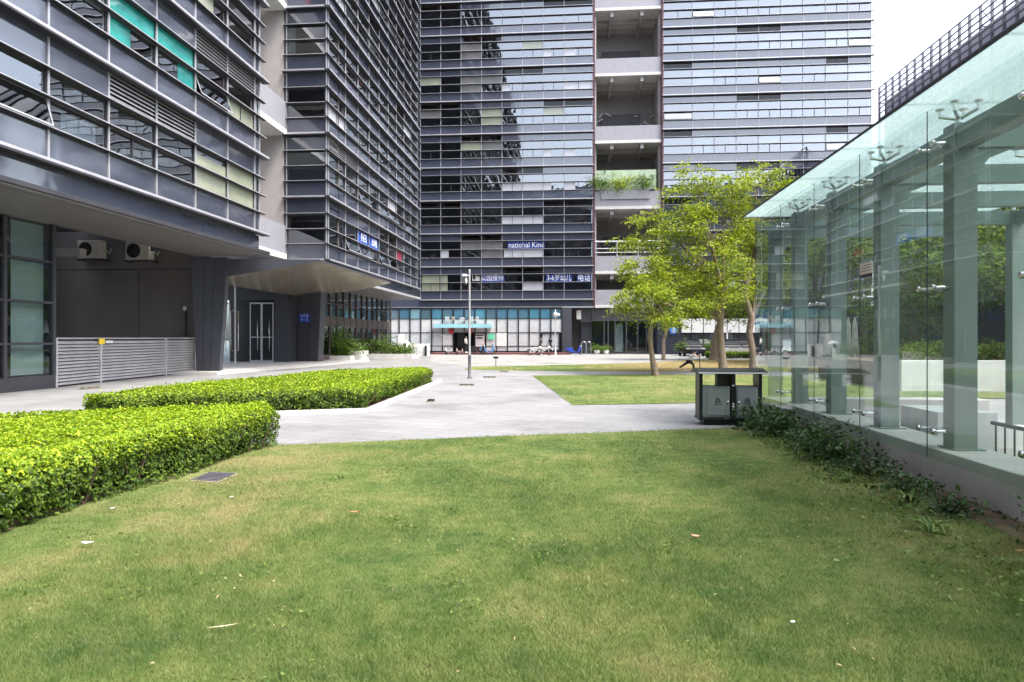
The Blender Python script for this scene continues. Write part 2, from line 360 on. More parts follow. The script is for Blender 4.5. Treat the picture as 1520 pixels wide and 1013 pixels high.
# ================================================================ BUILDINGS
class Fr:
    def __init__(s, o, U, Nn):
        s.o = Vector(o); s.U = Vector(U); s.Nn = Vector(Nn); s.flip = s.U.cross(s.Nn).z < 0
    def __call__(s, a, n, z): p = s.o + s.U * a + s.Nn * n; return (p.x, p.y, p.z + z)
def facade(root, T, edges, zs, F, b, top=None, blind=None, opened=None, e0=0., e1=0., depth=4.5, glass='glass', fin=(.30, .16), seed=0, split=.5, interior=True, clutter=.4, mw=.03, lastledge=True, sf='alu'):
    rs = random.Random(seed); nc = len(edges) - 1; g = .012
    A0, A1 = edges[0] - e0, edges[-1] + e1
    zoff = [0, b[0], b[0] + b[1], b[0] + b[1] + b[2], F]
    inter = MB(); A0f, A1f = edges[0] + g, edges[-1] - g
    for k, z0 in enumerate(zs):
        sp = MB(); lou = MB()
        for c in range(nc):
            a0, a1 = edges[c], edges[c + 1]
            if c == 0: sp.tbox(T, A0f, A1f, -.12, 0, z0 + .005, z0 + zoff[1] - .005); sp.build('spandrel_panel', M['spandrel'], root); sp = MB(); run = None
            ty = top(c, k) if top else 'panel'
            if ty == 'panel' and run is None: run = a0 + g
            if run is not None and (ty != 'panel' or c == nc - 1): sp.tbox(T, run, (a1 if ty == 'panel' else a0) - g, -.12, 0, z0 + zoff[3] + .005, z0 + F - .005); run = None; sp.build('spandrel_panel', M['spandrel'], root); sp = MB()
            if ty == 'louvre':
                n = 7; h = (F - zoff[3]) / n
                lou.tbox(T, a0 + g, a1 - g, -.12, -.10, z0 + zoff[3] + .005, z0 + F - .005, 1)
                for i in range(n):
                    z = z0 + zoff[3] + i * h + .02
                    q = [T(a0 + .04, -.09, z + h * .75), T(a1 - .04, -.09, z + h * .75), T(a1 - .04, .0, z), T(a0 + .04, .0, z)]
                    lou.add(q, [(0, 1, 2, 3)], 0); lou.tbox(T, a0 + .04, a1 - .04, -.01, .005, z - .012, z + .012, 0)
            w = MB(); f = .028; zz = [z0 + x for x in zoff]
            panes = [(zz[1], zz[2]), (zz[2], zz[3])] + ([(zz[3], zz[4])] if ty == 'vent' else [])
            op = opened(c, k) if opened else 0
            for i, (za, zb) in enumerate(panes):
                if i == 0 and op: continue
                w.add([T(a0 + g, -.05, za), T(a1 - g, -.05, za), T(a1 - g, -.05, zb), T(a0 + g, -.05, zb)], [(3, 2, 1, 0) if T.flip else (0, 1, 2, 3)], 2 if i == 2 else 1)
                w.tbox(T, a0 + g, a1 - g, -.06, -.02, za, za + f, 0); w.tbox(T, a0 + g, a1 - g, -.06, -.02, zb - f, zb, 0)
                w.tbox(T, a0 + g, a0 + g + f, -.06, -.02, za + f, zb - f, 0); w.tbox(T, a1 - g - f, a1 - g, -.06, -.02, za + f, zb - f, 0)
                if i == 0 and rs.random() < split:
                    am = (a0 + a1) / 2; w.tbox(T, am - f, am + f, -.06, -.02, za + f, zb - f, 0)
                if i == 2:
                    am = a0 + (a1 - a0) * rs.choice((.12, .5, .88)); w.tbox(T, am - .02, am + .02, -.06, -.02, za + f, zb - f, 0)
            gm = glass if not isinstance(glass, (list, tuple)) else rs.choice(glass)
            wo = w.build('window', [M['frame'], M[gm], M['vent_glass']], root)
            if op:
                s_ = MB(); hh = zz[2] - zz[1]; ang = R(op); dn, dz = math.sin(ang) * hh, math.cos(ang) * hh
                P = lambda a, t, o_=0.: T(a, -.03 + dn * t + o_ * math.cos(ang), zz[2] - dz * t + o_ * math.sin(ang))
                s_.add([P(a0 + g, 0), P(a1 - g, 0), P(a1 - g, 1), P(a0 + g, 1)], [(0, 1, 2, 3)], 1)
                for (x0, x1, t0, t1) in ((a0 + g, a0 + g + .05, 0, 1), (a1 - g - .05, a1 - g, 0, 1), (a0 + g, a1 - g, .94, 1), (a0 + g, a1 - g, 0, .05)):
                    s_.add([P(x0, t0, .015), P(x1, t0, .015), P(x1, t1, .015), P(x0, t1, .015)], [(0, 1, 2, 3)], 0)
                s_.build('sash', [M[sf], M[gm]], wo)
            bl = blind(c, k) if blind else None
            for bl1 in ([] if not bl else bl if isinstance(bl, list) else [bl]):
                m, fr0, za, zb = bl1; q = MB()
                q.tbox(T, a0 + .03 + fr0[0] * (a1 - a0), a0 + fr0[1] * (a1 - a0) - .03, *((-.046, -.042) if m in ('teal', 'signblue', 'crimson', 'white_film', 'cream_film', 'grey_film') else (-.22, -.20)), zz[0] + zoff[1] + za * (zoff[3] - zoff[1]) + .02, zz[0] + zoff[1] + zb * (zoff[3] - zoff[1]) - .02)
                q.build('blind', M[m], wo)
            if interior and rs.random() < clutter:
                for _ in range(rs.randint(1, 4)):
                    x = rs.uniform(a0 + .1, a1 - .5); h = rs.uniform(.1, .5)
                    inter.tbox(T, x, x + rs.uniform(.15, .6), -.7, -.3, zz[1], zz[1] + h, 2)
        if sp.v: sp.build('spandrel_panel', M['spandrel'], root)
        if lou.v: lou.build('louvre', [M['alu'], M['black']], root)
        for i in range(4):
            h, pr = (.12, fin[0]) if i == 0 else (.042, fin[1])
            z = z0 + zoff[i]; l = MB(); l.tbox(T, A0, A1, .002, pr, z - h / 2, z + h / 2, 1)
            l.tbox(T, A0, A1, pr + .001, pr + .016, z - h * .1 if i == 0 else z - .004, z + h * .55)
            if i == 0: l.tbox(T, A0, A1, pr + .001, pr + .03, z - h * .62, z - h * .2, 2)
            l.build('ledge', [M['fin'], M['fin_shade'], M['frame']], root)  # dark body carries the painted shade beneath, pale lip in front
        if interior:
            inter.tbox(T, edges[0], edges[-1], -depth, -.14, z0 - .12, z0 + .12, 0)
            inter.tbox(T, edges[0], edges[-1], -depth, -.3, z0 + F - .50, z0 + F - .44, 0)
            inter.tbox(T, edges[0], edges[-1], -depth - .1, -depth, z0 + .12, z0 + F - .12, 1)
            for c in range(1, nc, rs.choice((2, 3))): inter.tbox(T, edges[c] - .05, edges[c] + .05, -depth, -.14, z0 + .12, z0 + F - .5, 1)
    if lastledge:
        l = MB(); z = zs[-1] + F; l.tbox(T, A0, A1, .002, fin[0], z - .075, z + .075); l.build('ledge', M['fin_shade'], root)
    for c in range(nc + 1):
        m = MB(); w = mw; m.tbox(T, edges[c] - w, edges[c] + w, .003, .04, zs[0], zs[-1] + F - .08); m.build('mullion', M['mullion'], root)
    if interior: inter.build('room', [M['interior'], M['interior_floor'], M['clutter']], root)
def plain_facade(root, T, a0, a1, step, z0, z1, F, b, fin=.25):
    """storeys outside the frame, seen only as reflections: same bands, merged"""
    p = MB(); w = MB(); l = MB(); zo = [0, b[0], b[0] + b[1] + b[2], F]; z = z0
    while z < z1 - .1:
        a = a0
        while a < a1 - .05:
            e = min(a + step, a1)
            p.tbox(T, a + .01, e - .01, -.1, 0, z, z + zo[1]); p.tbox(T, a + .01, e - .01, -.1, 0, z + zo[2], z + F)
            w.tbox(T, a + .01, e - .01, -.1, -.03, z + zo[1], z + zo[1] + b[1]); w.tbox(T, a + .01, e - .01, -.1, -.03, z + zo[1] + b[1], z + zo[2])
            a = e
        for i, h, pr in ((0, .14, fin), (1, .05, fin * .6), (2, .05, fin * .6)): l.tbox(T, a0, a1, .002, pr, z + zo[i] - h / 2, z + zo[i] + h / 2)
        z += F
    p.build('spandrel_panel', M['spandrel'], root, kind='stuff'); w.build('window', M['mirror'], root, kind='stuff'); l.build('ledge', M['fin_shade'], root, kind='stuff')

F = 3.37
# ---------------------------------------------------------------- near left office building
XA = -13.6; YA1 = 29.05; ZA0 = 5.35; ZA = 6.15; bA = (.92, .79, .75, .91)
A = thing('office_building', (XA, 20, 0), 'dark grey office block at the near left, with teal filmed windows and open sashes', 'building')
TA = Fr((XA, 0, 0), (0, 1, 0), (1, 0, 0))
eA = [12.14 + 2.35 * i for i in range(8)] + [YA1]
def topA(c, k):
    if k == 0 and c in (3, 4): return 'louvre'
    if k == 1 and c in (5, 6): return 'louvre'
    if k == 2 and c in (2, 3): return 'vent'
    return 'panel'
def blindA(c, k):
    if k == 1 and c == 3: return [('teal', (.0, 1), .5, 1), ('teal', (0, .48), 0, .49)]
    if k == 1 and c == 4: return [('teal', (0, 1), .5, 1), ('teal', (.55, 1), 0, .49)]
    if k == 1 and c == 2: return ('grey_blind', (0, 1), .5, 1)
    if k == 0 and c in (5, 6): return ('cream_film', (.05, 1), 0, .85 if c == 5 else 1)
    if k == 1 and c == 6: return ('cream_film', (0, 1), 0, .5)
    if k == 0 and c == 2: return ('white_blind', (.3, .9), 0, .45)
    if k == 2 and c in (5,): return ('cream_film', (0, .6), 0, 1)
    return None
opA = lambda c, k: {(1, 0): 16, (5, 1): 20}.get((c, k), 0)
facade(A, TA, eA, [ZA + F * i for i in range(4)], F, bA, topA, blindA, opA, e1=.35, glass='glass_wavy', fin=(.30, .17), seed=3, split=.25, clutter=.25)
m = MB()
m.tbox(TA, eA[0] + .012, eA[-1] - .012, -.12, 0, ZA0 + .06, ZA - .08)
m.build('spandrel_panel', M['spandrel'], A)
plain_facade(A, TA, -44, 12.12, 2.35, ZA, ZA + F * 14.5, F, bA)
TA2 = Fr((XA, 0, 0), (0, 1, 0), (1, 0, 0)); plain_facade(A, TA2, 12.14, YA1, 2.35, ZA + 4 * F, ZA + F * 14.5, F, bA)
m = MB(); m.box(-23, XA - 4.8, -44, YA1 - .02, ZA + .2, 55); m.box(XA - 4.8, XA - .15, -44, 12.1, ZA0 + .3, 55); m.box(XA - 4.8, XA - .15, 12.1, YA1 - .02, ZA + 4 * F + .1, 55)
m.box(XA - 4.9, XA - .15, YA1 - .16, YA1 - .01, ZA0 + .1, ZA + 4 * F); m.build('core_wall', M['dark_clad'], A)
ys1_ = 20.7; m = MB(); m.box(-16.6, XA + .30, -44, YA1 + .30, ZA0 - .12, ZA0); m.box(-24, -16.602, -44, ys1_ - .05, ZA0 - .12, ZA0); m.box(XA + .302, XA + .36, -44, YA1 + .34, ZA0 - .06, ZA0 + .06, 1); m.box(XA + .05, XA + .06, -44, YA1 + .2, ZA0 - .128, ZA0 - .121, 1)
m.build('soffit', [M['soffit'], M['frame']], A)
# glazed ground floor box
XS = -16.5; ys1 = G(80, 575)[1] * XS / G(80, 575)[0]
TS = Fr((XS, 0, 0), (0, 1, 0), (1, 0, 0)); se = [ys1 - 1.92 * i for i in range(7)][::-1]
sf = MB(); zt = [.42, 1.42, 2.72, 4.02, ZA0 - .13]
sf.tbox(TS, se[0], se[-1], -.2, .04, 0, .42); sf.tbox(TS, se[0], se[-1], -.06, .08, 0, .05)
for a in se: sf.tbox(TS, a - .06, a + .06, -.12, .03, .42, ZA0 - .13)
for z in zt[1:-1]: sf.tbox(TS, se[0], se[-1], -.10, .02, z - .035, z + .035)
sf.tbox(TS, se[-1] - .02, se[-1] + .0, -5, -.12, 0, ZA0 - .13)
sfo = sf.build('shop_frame', M['frame'], A)
rs = random.Random(5)
for i in range(len(se) - 1):
    for j in range(4):
        q = MB(); q.tbox(TS, se[i] + .06, se[i + 1] - .06, -.05, -.04, zt[j] + .03, zt[j + 1] - .03); q.build('pane', M['shop_glass'], sfo)
m = MB()
for i in range(len(se) - 1):
    for j in range(4):
        if (i + j) % 3 != 2 or i >= 5: m.tbox(TS, se[i] + (.55 if i % 2 else .1), se[i + 1] - .1 - (.35 if not i % 2 else 0), -.3, -.28, zt[j] + .04, zt[j + 1] - .04 if (j, i) != (1, 4) else zt[j] + .9)
m.build('blind', simple('pale_green_blind', (.50, .56, .53), .6, var=.04), A)
m = MB(); m.tbox(TS, se[0], se[-1] - .03, -5, -4.9, 0, ZA0); m.tbox(TS, se[0], se[-1] - .03, -5, -.3, .01, .03); m.build('room', M['interior'], A)
# open loading bay beside it: back wall, lit beam
YB = 30.6
m = MB()
x0, x1 = PY(60, 399, YB)[0], PY(300, 399, YB)[0]; xj = PY(206, 399, YB)[0]; zj = PY(206, 400, YB)[2]
m.box(x0, xj - .02, YB, YB + .2, 0, zj - .02); m.box(xj + .02, x1, YB, YB + .2, 0, zj - .02); m.box(x0, x1, YB, YB + .2, zj + .02, 9); m.box(x0, x1, YB + .01, YB + .1, 0, 9, 1)
bw = m.build('wall', [M['taupe'], M['black']], None, label='brown panelled back wall of the open bay under the near left block', cat='wall')
m = MB(); m.box(x0 - .3, x0 - .02, ys1 + .1, YB, 0, 9); m.build('wall', M['taupe'], None, label='dark side wall closing the open bay behind the glazed shop box', cat='wall')

# ---------------------------------------------------------------- second office building on the left (beyond), with link terraces
XB = -13.0; YB0 = 35.75; YB1 = 57.4; ZB = 5.75; bB = (.88, .80, .83, .86)
B = thing('office_building', (XB, 46, 0), 'dark grey office block beyond the near left one, blue signs in its lowest windows', 'building')
TB = Fr((XB, 0, 0), (0, 1, 0), (1, 0, 0)); eB = [YB0 + .25] + [38.8 + 2.33 * i for i in range(8)] + [YB1]
def topB(c, k):
    if k == 1 and c in (0, 1): return 'louvre'
    if k == 0 and c in (4, 5): return 'vent'
    if (k * 3 + c) % 11 == 4: return 'vent'
    return 'panel'
rb = random.Random(11)
def blindB(c, k):
    if k == 0 and c in (2, 3): return ('signblue', (0.05, .95), .5, 1)
    if k == 0 and c == 6: return ('crimson', (0, .8), .5, 1)
    if k == 3 and c == 2: return ('orange', (.1, .7), .5, 1)
    r = rb.random()
    if r < .16: return (rb.choice(('white_film', 'white_blind')), (0, 1), *rb.choice(((0, .5), (.5, 1))))
    if r < .26: return ('grey_blind', (0, 1), 0, 1)
    if r < .32: return ('cream_blind', (0, rb.choice((.5, 1))), .3, 1)
opB = lambda c, k: {(1, 0): 20, (2, 0): 20, (4, 0): 20, (5, 0): 18, (2, 1): 18, (4, 1): 22, (5, 1): 22, (7, 1): 16, (4, 2): 18, (7, 2): 18, (1, 2): 20, (3, 4): 18, (6, 4): 17, (5, 5): 20, (2, 5): 16}.get((c, k), 0)
facade(B, TB, eB, [ZB + F * i for i in range(8)], F, bB, topB, blindB, opB, e0=.5, e1=.3, fin=(.27, .16), seed=5, clutter=.35)
TB2 = Fr((0, YB0, 0), (1, 0, 0), (0, -1, 0))
def blindB2(c, k): return ('grey_blind', (0, 1), 0, 1) if k == 1 else (('white_blind', (0, .2), 0, 1) if k in (3, 4) else None)
facade(B, TB2, [-15.2, XB + .0], [ZB + F * i for i in range(5)], F, bB, None, blindB2, None, e0=.15, e1=-.02, fin=(.26, .15), seed=8, split=0, depth=1.9)
m = MB()
m.tbox(TB, eB[0] + .012, eB[-1] - .012, -.12, 0, 5.0, ZB - .08)
m.tbox(TB2, -15.2, XB - .01, -.12, 0, 5.0, ZB - .08); m.tbox(TB, eB[0] - .24, eB[0], -.12, -.005, 5.0, ZB + 5 * F)
m.build('spandrel_panel', M['spandrel'], B)
plain_facade(B, TB, YB0, YB1, 2.33, ZB + 8 * F, ZB + 14.5 * F, F, bB)
plain_facade(B, TB2, -15.2, XB, 2.2, ZB + 5 * F, ZB + 14.5 * F, F, bB)
m = MB(); m.box(-24, XB - 4.8, YB0 + .15, YB1 + .2, 5.2, 55); m.box(XB - 4.8, XB - .15, YB0 + .16, YB1 + .2, ZB + 8 * F + .1, 55); m.box(XB - 4.8, XB - .12, YB1 + .02, YB1 + .2, 5.2, ZB + 8 * F + .1)
m.build('core_wall', M['dark_clad'], B)
m = MB(); m.box(-20, XB + .2, YB0 - .1, YB1 + .35, 4.86, 4.98); m.box(XB + .202, XB + .26, YB0 - .1, YB1 + .4, 4.88, 5.04, 1); m.build('soffit', [M['soffit'], M['fin']], B)
# recessed ground floor glazing
XG = -16.0; TG = Fr((XG, 0, 0), (0, 1, 0), (1, 0, 0)); ge = [43.2 + 1.42 * i for i in range(13)]
gf = MB()
gf.tbox(TG, ge[0], ge[-1], -.15, .02, 0, .5); gf.tbox(TG, ge[0], ge[-1], -.15, .02, 2.35, 3.05)
for a in ge: gf.tbox(TG, a - .03, a + .03, -.1, .05, .5, 4.86)
for z in (3.9,): gf.tbox(TG, ge[0], ge[-1], -.1, .04, z - .03, z + .03)
gfo = gf.build('shop_frame', simple('brown_frame', (.075, .06, .055), .5), B)
for i in range(len(ge) - 1):
    q = MB(); q.tbox(TG, ge[i] + .03, ge[i + 1] - .03, -.05, -.04, .5, 2.35); q.tbox(TG, ge[i] + .03, ge[i + 1] - .03, -.05, -.04, 3.05, 4.86); q.build('pane', M['shop_glass'], gfo)
m = MB(); rs = random.Random(9)
for i in range(len(ge) - 1):
    a = ge[i]
    if rs.random() < .8: m.tbox(TG, a + rs.uniform(.05, .4), a + rs.uniform(.7, 1.4), -.25, -.23, .55, 2.3, rs.choice((0, 0, 1)))
    if rs.random() < .7: m.tbox(TG, a + rs.uniform(.1, .5), a + rs.uniform(.8, 1.35), -.25, -.23, 3.1, 3.85, rs.choice((0, 1)))
m.build('blind', [simple('tan_curtain', (.50, .38, .26), .8), M['white_blind']], B)
m = MB(); m.tbox(TG, ge[0], ge[-1], -3.6, -3.5, 0, 4.9); m.tbox(TG, ge[0] - .2, ge[0], -3.5, .02, 0, 4.86); m.build('room', M['interior_floor'], B)
# terraces in the gap between the two blocks
XL = -15.2
m = MB(); m.box(-21, -18.6, YA1 + .3, YB0 - .12, 7.0, 55); m.box(-18.6, -15.35, YB0 - .02, YB0 + .1, 5.2, 55); m.build('wall', M['beige_wall'], B)
for z in (5.95, 12.6, 19.3, 26):
    pa = MB(); pa.box(XL - .2, XL, YA1 + .32, YB0 - .14, z + .15, z + 1.65); pa.build('balcony_parapet', M['grey_clad'], B)
    sl = MB(); sl.box(-18.6, XL + .06, YA1 + .32, YB0 - .14, z - .15, z + .148); sl.build('balcony_slab', M['white'], B)
m = MB(); m.box(-17.6, -16.4, 32.6, 34.2, 19.6, 22.2); m.build('clothes_rack', M['orange'], B)
m = MB(); m.box(XL - .14, XL - .06, 32.2, 33.4, 21, 21.7); m.build('banner', M['red'], B)

# ---------------------------------------------------------------- entrance porch between the two
E_ = thing('entrance_porch', (-16, 34, 0), 'folded charcoal entrance porch with slanted pillars, shiny soffit and glass doors', 'porch')
m = MB()      # front pillar, tapered
b0, b1 = G(294, 557), G(325, 555); t0, t1 = PY(284, 384, 29.6), PY(336, 411, 29.6)
yf = 29.55
def px_at(px, Y): return PY(px, HZ, Y)[0]
bl, br, tl, tr_ = px_at(292, yf), px_at(325, yf), px_at(283, yf), px_at(335.5, yf)
m.extr([(bl, yf, 0), (br, yf, 0), (tr_, yf, PY(336, 412, yf)[2]), (tr_, yf, 5.22), (tl, yf, 5.22)], (0, .3, 0))
for f_ in (.36, .68):
    xa, xb = bl + (br - bl) * (f_ - .1), tl + (tr_ - tl) * f_; m.extr([(xa, yf - .004, .02), (xa + .02, yf - .004, .02), (xb + .02, yf - .004, 5.1), (xb, yf - .004, 5.1)], (0, .003, 0), 1)
m.build('pillar', [M['dark_clad'], M['black']], E_)
# canopy: fascia in front, sloping soffit
zT = 5.12; p1 = PY(335.5, 411, yf); p2 = PX(473, 388, -11.3); p3 = PX(580, 420.5, -11.3); zc = p2[2]
m = MB()
xin = -17.0; zin = 4.22; yb = 42.5
top = [(tr_ + .01, yf, zT + .02), (p2[0], yf + .7, zc + .10), (p3[0], p3[1], zc + .10), (-13.2, yb + .6, zT), (xin, yb, zT), (xin, yf + .5, zT)]
bot = [(tr_ + .01, yf, p1[2]), (p2[0], yf + .7, zc), (p3[0], p3[1], zc), (-13.2, yb + .6, zin + .5), (xin, yb, zin), (xin, yf + .5, zin)]
m.add(top + bot, [(0, 1, 2, 3, 4, 5)], 0)
m.add(bot, [(0, 5, 1), (5, 4, 1), (4, 3, 1), (3, 2, 1)], 1)
for i in range(6):
    j = (i + 1) % 6; m.add([top[i], bot[i], bot[j], top[j]], [(0, 1, 2, 3)], 0)
canopy_metal = N('brushed_canopy_soffit'); canopy_metal.bsdf(canopy_metal.ramp(canopy_metal.noise(.8, 4), [(.3, (.42, .35, .26)), (.7, (.62, .54, .42))]), .26, .75, .5, 1.5, canopy_metal.bump(canopy_metal.noise(.9, 2), .12, .2)); M['canopy'] = canopy_metal.m
m.build('canopy', [M['dark_clad'], M['canopy']], E_)
m = MB(); m.box(tl + .02, tr_ - .05, yf + .302, yf + 1.0, 4.75, 5.22); m.build('lintel', M['dark_clad'], E_)
# rear pillar and side wall
yr = 41.4; bl, br, tl, tr2 = px_at(422, yr), px_at(472, yr), px_at(427, yr), px_at(477, yr)
m = MB(); m.extr([(bl, yr, 0.12), (br, yr, 0.12), (tr2, yr, 4.85), (tl, yr, 4.85)], (0, .9, 0))
for f_ in (.36, .68):
    xa, xb = bl + (br - bl) * (f_ - .02), tl + (tr2 - tl) * f_; m.extr([(xa, yr - .004, .14), (xa + .03, yr - .004, .14), (xb + .03, yr - .004, 4.3), (xb, yr - .004, 4.3)], (0, .003, 0), 1)
m.build('pillar', [M['dark_clad'], M['black']], E_)
m = MB(); yd = 40.2
xd = [px_at(p, yd) for p in (328, 338, 366, 371, 406, 428)]
m.box(xd[4] + .05, xd[5], yd + .02, yr + 1.2, .12, 4.9); m.box(-22, xd[0] - .4, yd, yd + .3, .12, 4.9); m.box(xd[0] - .4, xd[5], yd, yd + .2, 3.9, 4.9)
m.build('wall', M['dark_clad'], E_)
zd0 = .15
m = MB(); m.box(-22, xd[5] + .3, yd + 2.5, yd + 2.6, .12, 4.9); m.box(-22, xd[5], yd + .25, yd + 2.5, .152, .16); m.build('dark_lobby', M['black'], E_)  # black back wall and floor: the unlit interior's darkness painted in
def door(xa, xb, yy, ang):
    ob = MB(); c, s = math.cos(ang), math.sin(ang); w = xb - xa
    Td = Fr((xa, yy, 0), (c, -s, 0), (-s, -c, 0)); fz = 3.75
    ob.tbox(Td, 0, .06, -.03, .03, zd0, fz); ob.tbox(Td, w - .06, w, -.03, .03, zd0, fz); ob.tbox(Td, .06, w - .06, -.03, .03, zd0, zd0 + .09); ob.tbox(Td, .06, w - .06, -.03, .03, fz - .09, fz); ob.tbox(Td, .06, w - .06, -.02, .02, 1.62, 1.68)
    d = ob.build('door', M['alu'], E_)
    q = MB(); q.tbox(Td, .06, w - .06, -.006, .006, zd0 + .09, fz - .09); q.build('pane', M['shop_glass'], d)
    h = MB(); h.tube([Td(w - .22, .03, .85), Td(w - .22, .10, .85), Td(w - .22, .10, 2.75), Td(w - .22, .03, 2.75)], .022, 6); h.build('handle', M['chrome'], d)
door(xd[0], xd[1] + .15, yd, 0); door(xd[3], (xd[3] + xd[4]) / 2, yd, 0); door((xd[3] + xd[4]) / 2, xd[4], yd, 0)
pp = G(349, 545, .1); m = MB(); m.tube([(pp[0], pp[1], .1), (pp[0], pp[1], 4.3)], .045, 8); m.build('post', M['alu'], E_)
for dx in (-.24, .17):
    m = MB(); m.tube([(pp[0], pp[1], .95), (pp[0] + dx, pp[1], .95), (pp[0] + dx, pp[1], 3.0), (pp[0], pp[1], 3.0)], .026, 6); m.build('handle', M['chrome'], E_)
m = MB(); q0, q1 = G(322, 557), G(480, 543.5); m.prism([q0[:2], q1[:2], (q1[0] + .4, 46), (-21, 46), (-21, q0[1])], 0, .12); m.prism([(q0[0] - .1, q0[1] + 1.2), (q1[0] - .7, q1[1] + .6), (q1[0] - .5, 45.8), (-20.8, 45.8), (-20.8, q0[1] + 1.2)], .12, .15); m.build('step', M['stone_white'], E_)
# blue door plate on the rear pillar
sx0, sx1 = px_at(444, yr), px_at(460, yr); sz0, sz1 = PY(452, 478.5, yr)[2], PY(452, 466, yr)[2]
t = thing('door_plate', ((sx0 + sx1) / 2, yr - .02, (sz0 + sz1) / 2), 'small blue enamel building number plate on the rear porch pillar', 'sign')
m = MB(); m.box(sx0, sx1, yr - .03, yr - .008, sz0, sz1); m.build('plate', M['blue'], t, bevel=.01)
text('lettering', '大 学 城', .19, M['white'], t, ((sx0 + sx1) / 2, yr - .035, sz0 + (sz1 - sz0) * .74), width=(sx1 - sx0) * .72)
text('lettering', '6 - 2', .24, M['white'], t, ((sx0 + sx1) / 2, yr - .035, sz0 + (sz1 - sz0) * .32), width=(sx1 - sx0) * .6)

# ---------------------------------------------------------------- far block, left part
YC = 69.5; ZC = 5.47; bC = (.93, .845, .845, .75)
C_ = thing('office_tower', (-8, YC, 0), 'far dark tower left of the open terraces, blue lettering in its windows', 'building')
TC = Fr((0, YC, 0), (1, 0, 0), (0, -1, 0)); eC = [-19.55 + 2.1 * i for i in range(10)] + [2.22]
rc = random.Random(21)
topsC = {(c, k): ('vent' if ((c // 2 + k) % 3 == 0 and k < 9) else 'panel') for c in range(10) for k in range(10)}
def topC(c, k): return topsC[(c, k)]
def blindC(c, k):
    if k == 1 and c in (6, 7): return ('white_film', (.08, 1) if c == 6 else (0, 1), 0, .5)
    if k in (2, 3) and c in (6, 7): return ('white_film', (0, 1), 0, .5)
    if k == 0 and c in (2, 3): return ('cream_film', (.05, .95) if c == 2 else (0, .35), 0, 1)
    r = rc.random()
    if c < 6 and r < .20: return ('grey_film', (0, 1), rc.choice((0, .5)), 1)
    if r < .30: return ('white_film', (0, rc.choice((.4, 1))), 0, .5)
    if r < .37: return ('cream_film', (0, 1), rc.choice((0, .5)), 1)
opC = lambda c, k: {(6, 8): 7, (7, 6): 6, (5, 4): 7}.get((c, k), 0)
facade(C_, TC, eC[2:], [ZC + F * i for i in range(10)], F, bC, lambda c, k: topC(c + 2, k), lambda c, k: blindC(c + 2, k), lambda c, k: opC(c + 2, k), e1=.12, fin=(.26, .15), seed=31, clutter=.6, mw=.022, sf='black')
m = MB()
m.tbox(TC, eC[0] + .012, eC[-1] - .012, -.12, 0, 4.78, ZC - .08)
m.build('spandrel_panel', M['spandrel'], C_)
m = MB(); m.tbox(TC, -22, 2.3, .002, .2, 4.66, 4.76); m.build('ledge', M['fin'], C_)
m = MB(); m.tbox(TC, 2.24, 2.42, -3, .12, 4.7, 60); m.build('edge_trim', M['wine'], C_)
m = MB(); m.box(-24, 2.2, YC + 4.9, YC + 12, 0, 60); m.box(-24, 2.2, YC + .2, YC + 4.9, ZC + 10 * F + .1, 60); m.box(-24, eC[2] - .05, YC + .1, YC + 4.9, 4.7, ZC + 10 * F); m.box(-24, 2.2, YC + .3, YC + 4.9, 4.5, 4.7); m.build('core_wall', M['dark_clad'], C_)
plain_facade(C_, TC, -24, 2.22, 2.1, ZC + 10 * F, 60, F, bC)
# window lettering
def wl(s, px0, px1, y, h, zq):
    a = PY(px0, y, YC); b_ = PY(px1, y, YC); z = PY(px0, y, YC)[2]
    m = MB(); m.tbox(TC, a[0] - .1, b_[0] + .1, -.047, -.042, z - h * .54, z + h * .54); fl = m.build('window_film', M['darkblue'], C_)
    text('lettering', s, h, M['white_blind'], fl, ((a[0] + b_[0]) / 2, YC + .036, z), width=b_[0] - a[0])
def m_lett(): pass
# ground floor shop front of the far tower
XC0, XC1 = PY(577, 500, YC - .4)[0], PY(833, 500, YC - .4)[0]; YF = YC - .4
TF = Fr((0, YF, 0), (1, 0, 0), (0, -1, 0)); pm = [576.5 + 16.1 * i for i in range(17)]; pe = [px_at(p, YF) for p in pm]
zr = [.28, PY(700, 514, YF)[2], PY(700, 494, YF)[2], PY(700, 473.5, YF)[2], 4.6]
fr = MB()
for x in pe: fr.tbox(TF, x - .05, x + .05, -.1, .06, .28, 4.6)
for z in zr[1:-1]: fr.tbox(TF, pe[0], pe[-1], -.08, .01, z - .025, z + .025)
fr.tbox(TF, pe[0], pe[-1], -.1, .02, 4.54, 4.7); fr.tbox(TF, pe[0], pe[-1], -.12, .02, .16, .28)
sfo = fr.build('shop_frame', M['black'], C_)
drs = {6, 7, 8}
for i in range(16):
    for j in range(4):
        if i in (6, 7, 8) and j < 2: continue
        if i in (14, 15) and j < 2: continue
        mt = M['tealglass'] if j == 3 else M['frost']
        q = MB(); q.tbox(TF, pe[i] + .05, pe[i + 1] - .05, -.06, -.04, zr[j] + .02, zr[j + 1] - .02); q.build('pane', mt, sfo)
dr = MB(); dr.tbox(TF, pe[6], pe[9], -2.5, -2.4, .28, 3); dr.build('doorway', M['black'], C_); dr = MB(); dr.tbox(TF, pe[6] + .4, pe[7] - .05, -.3, -.2, .28, 2.4, 0); dr.build('door', M['black'], C_)
dr = MB(); dr.tbox(TF, pe[8] - .1, pe[9] - .05, -.35, -.1, .28, 2.6); dr.build('doorpost', simple('maroon_column', (.13, .035, .04), .5), C_)
dd = MB(); xa, xb = pe[14] + .15, pe[16] - .25
for x in (xa, (xa + xb) / 2, xb): dd.tbox(TF, x - .07, x + .07, -.06, .08, .28, zr[2])
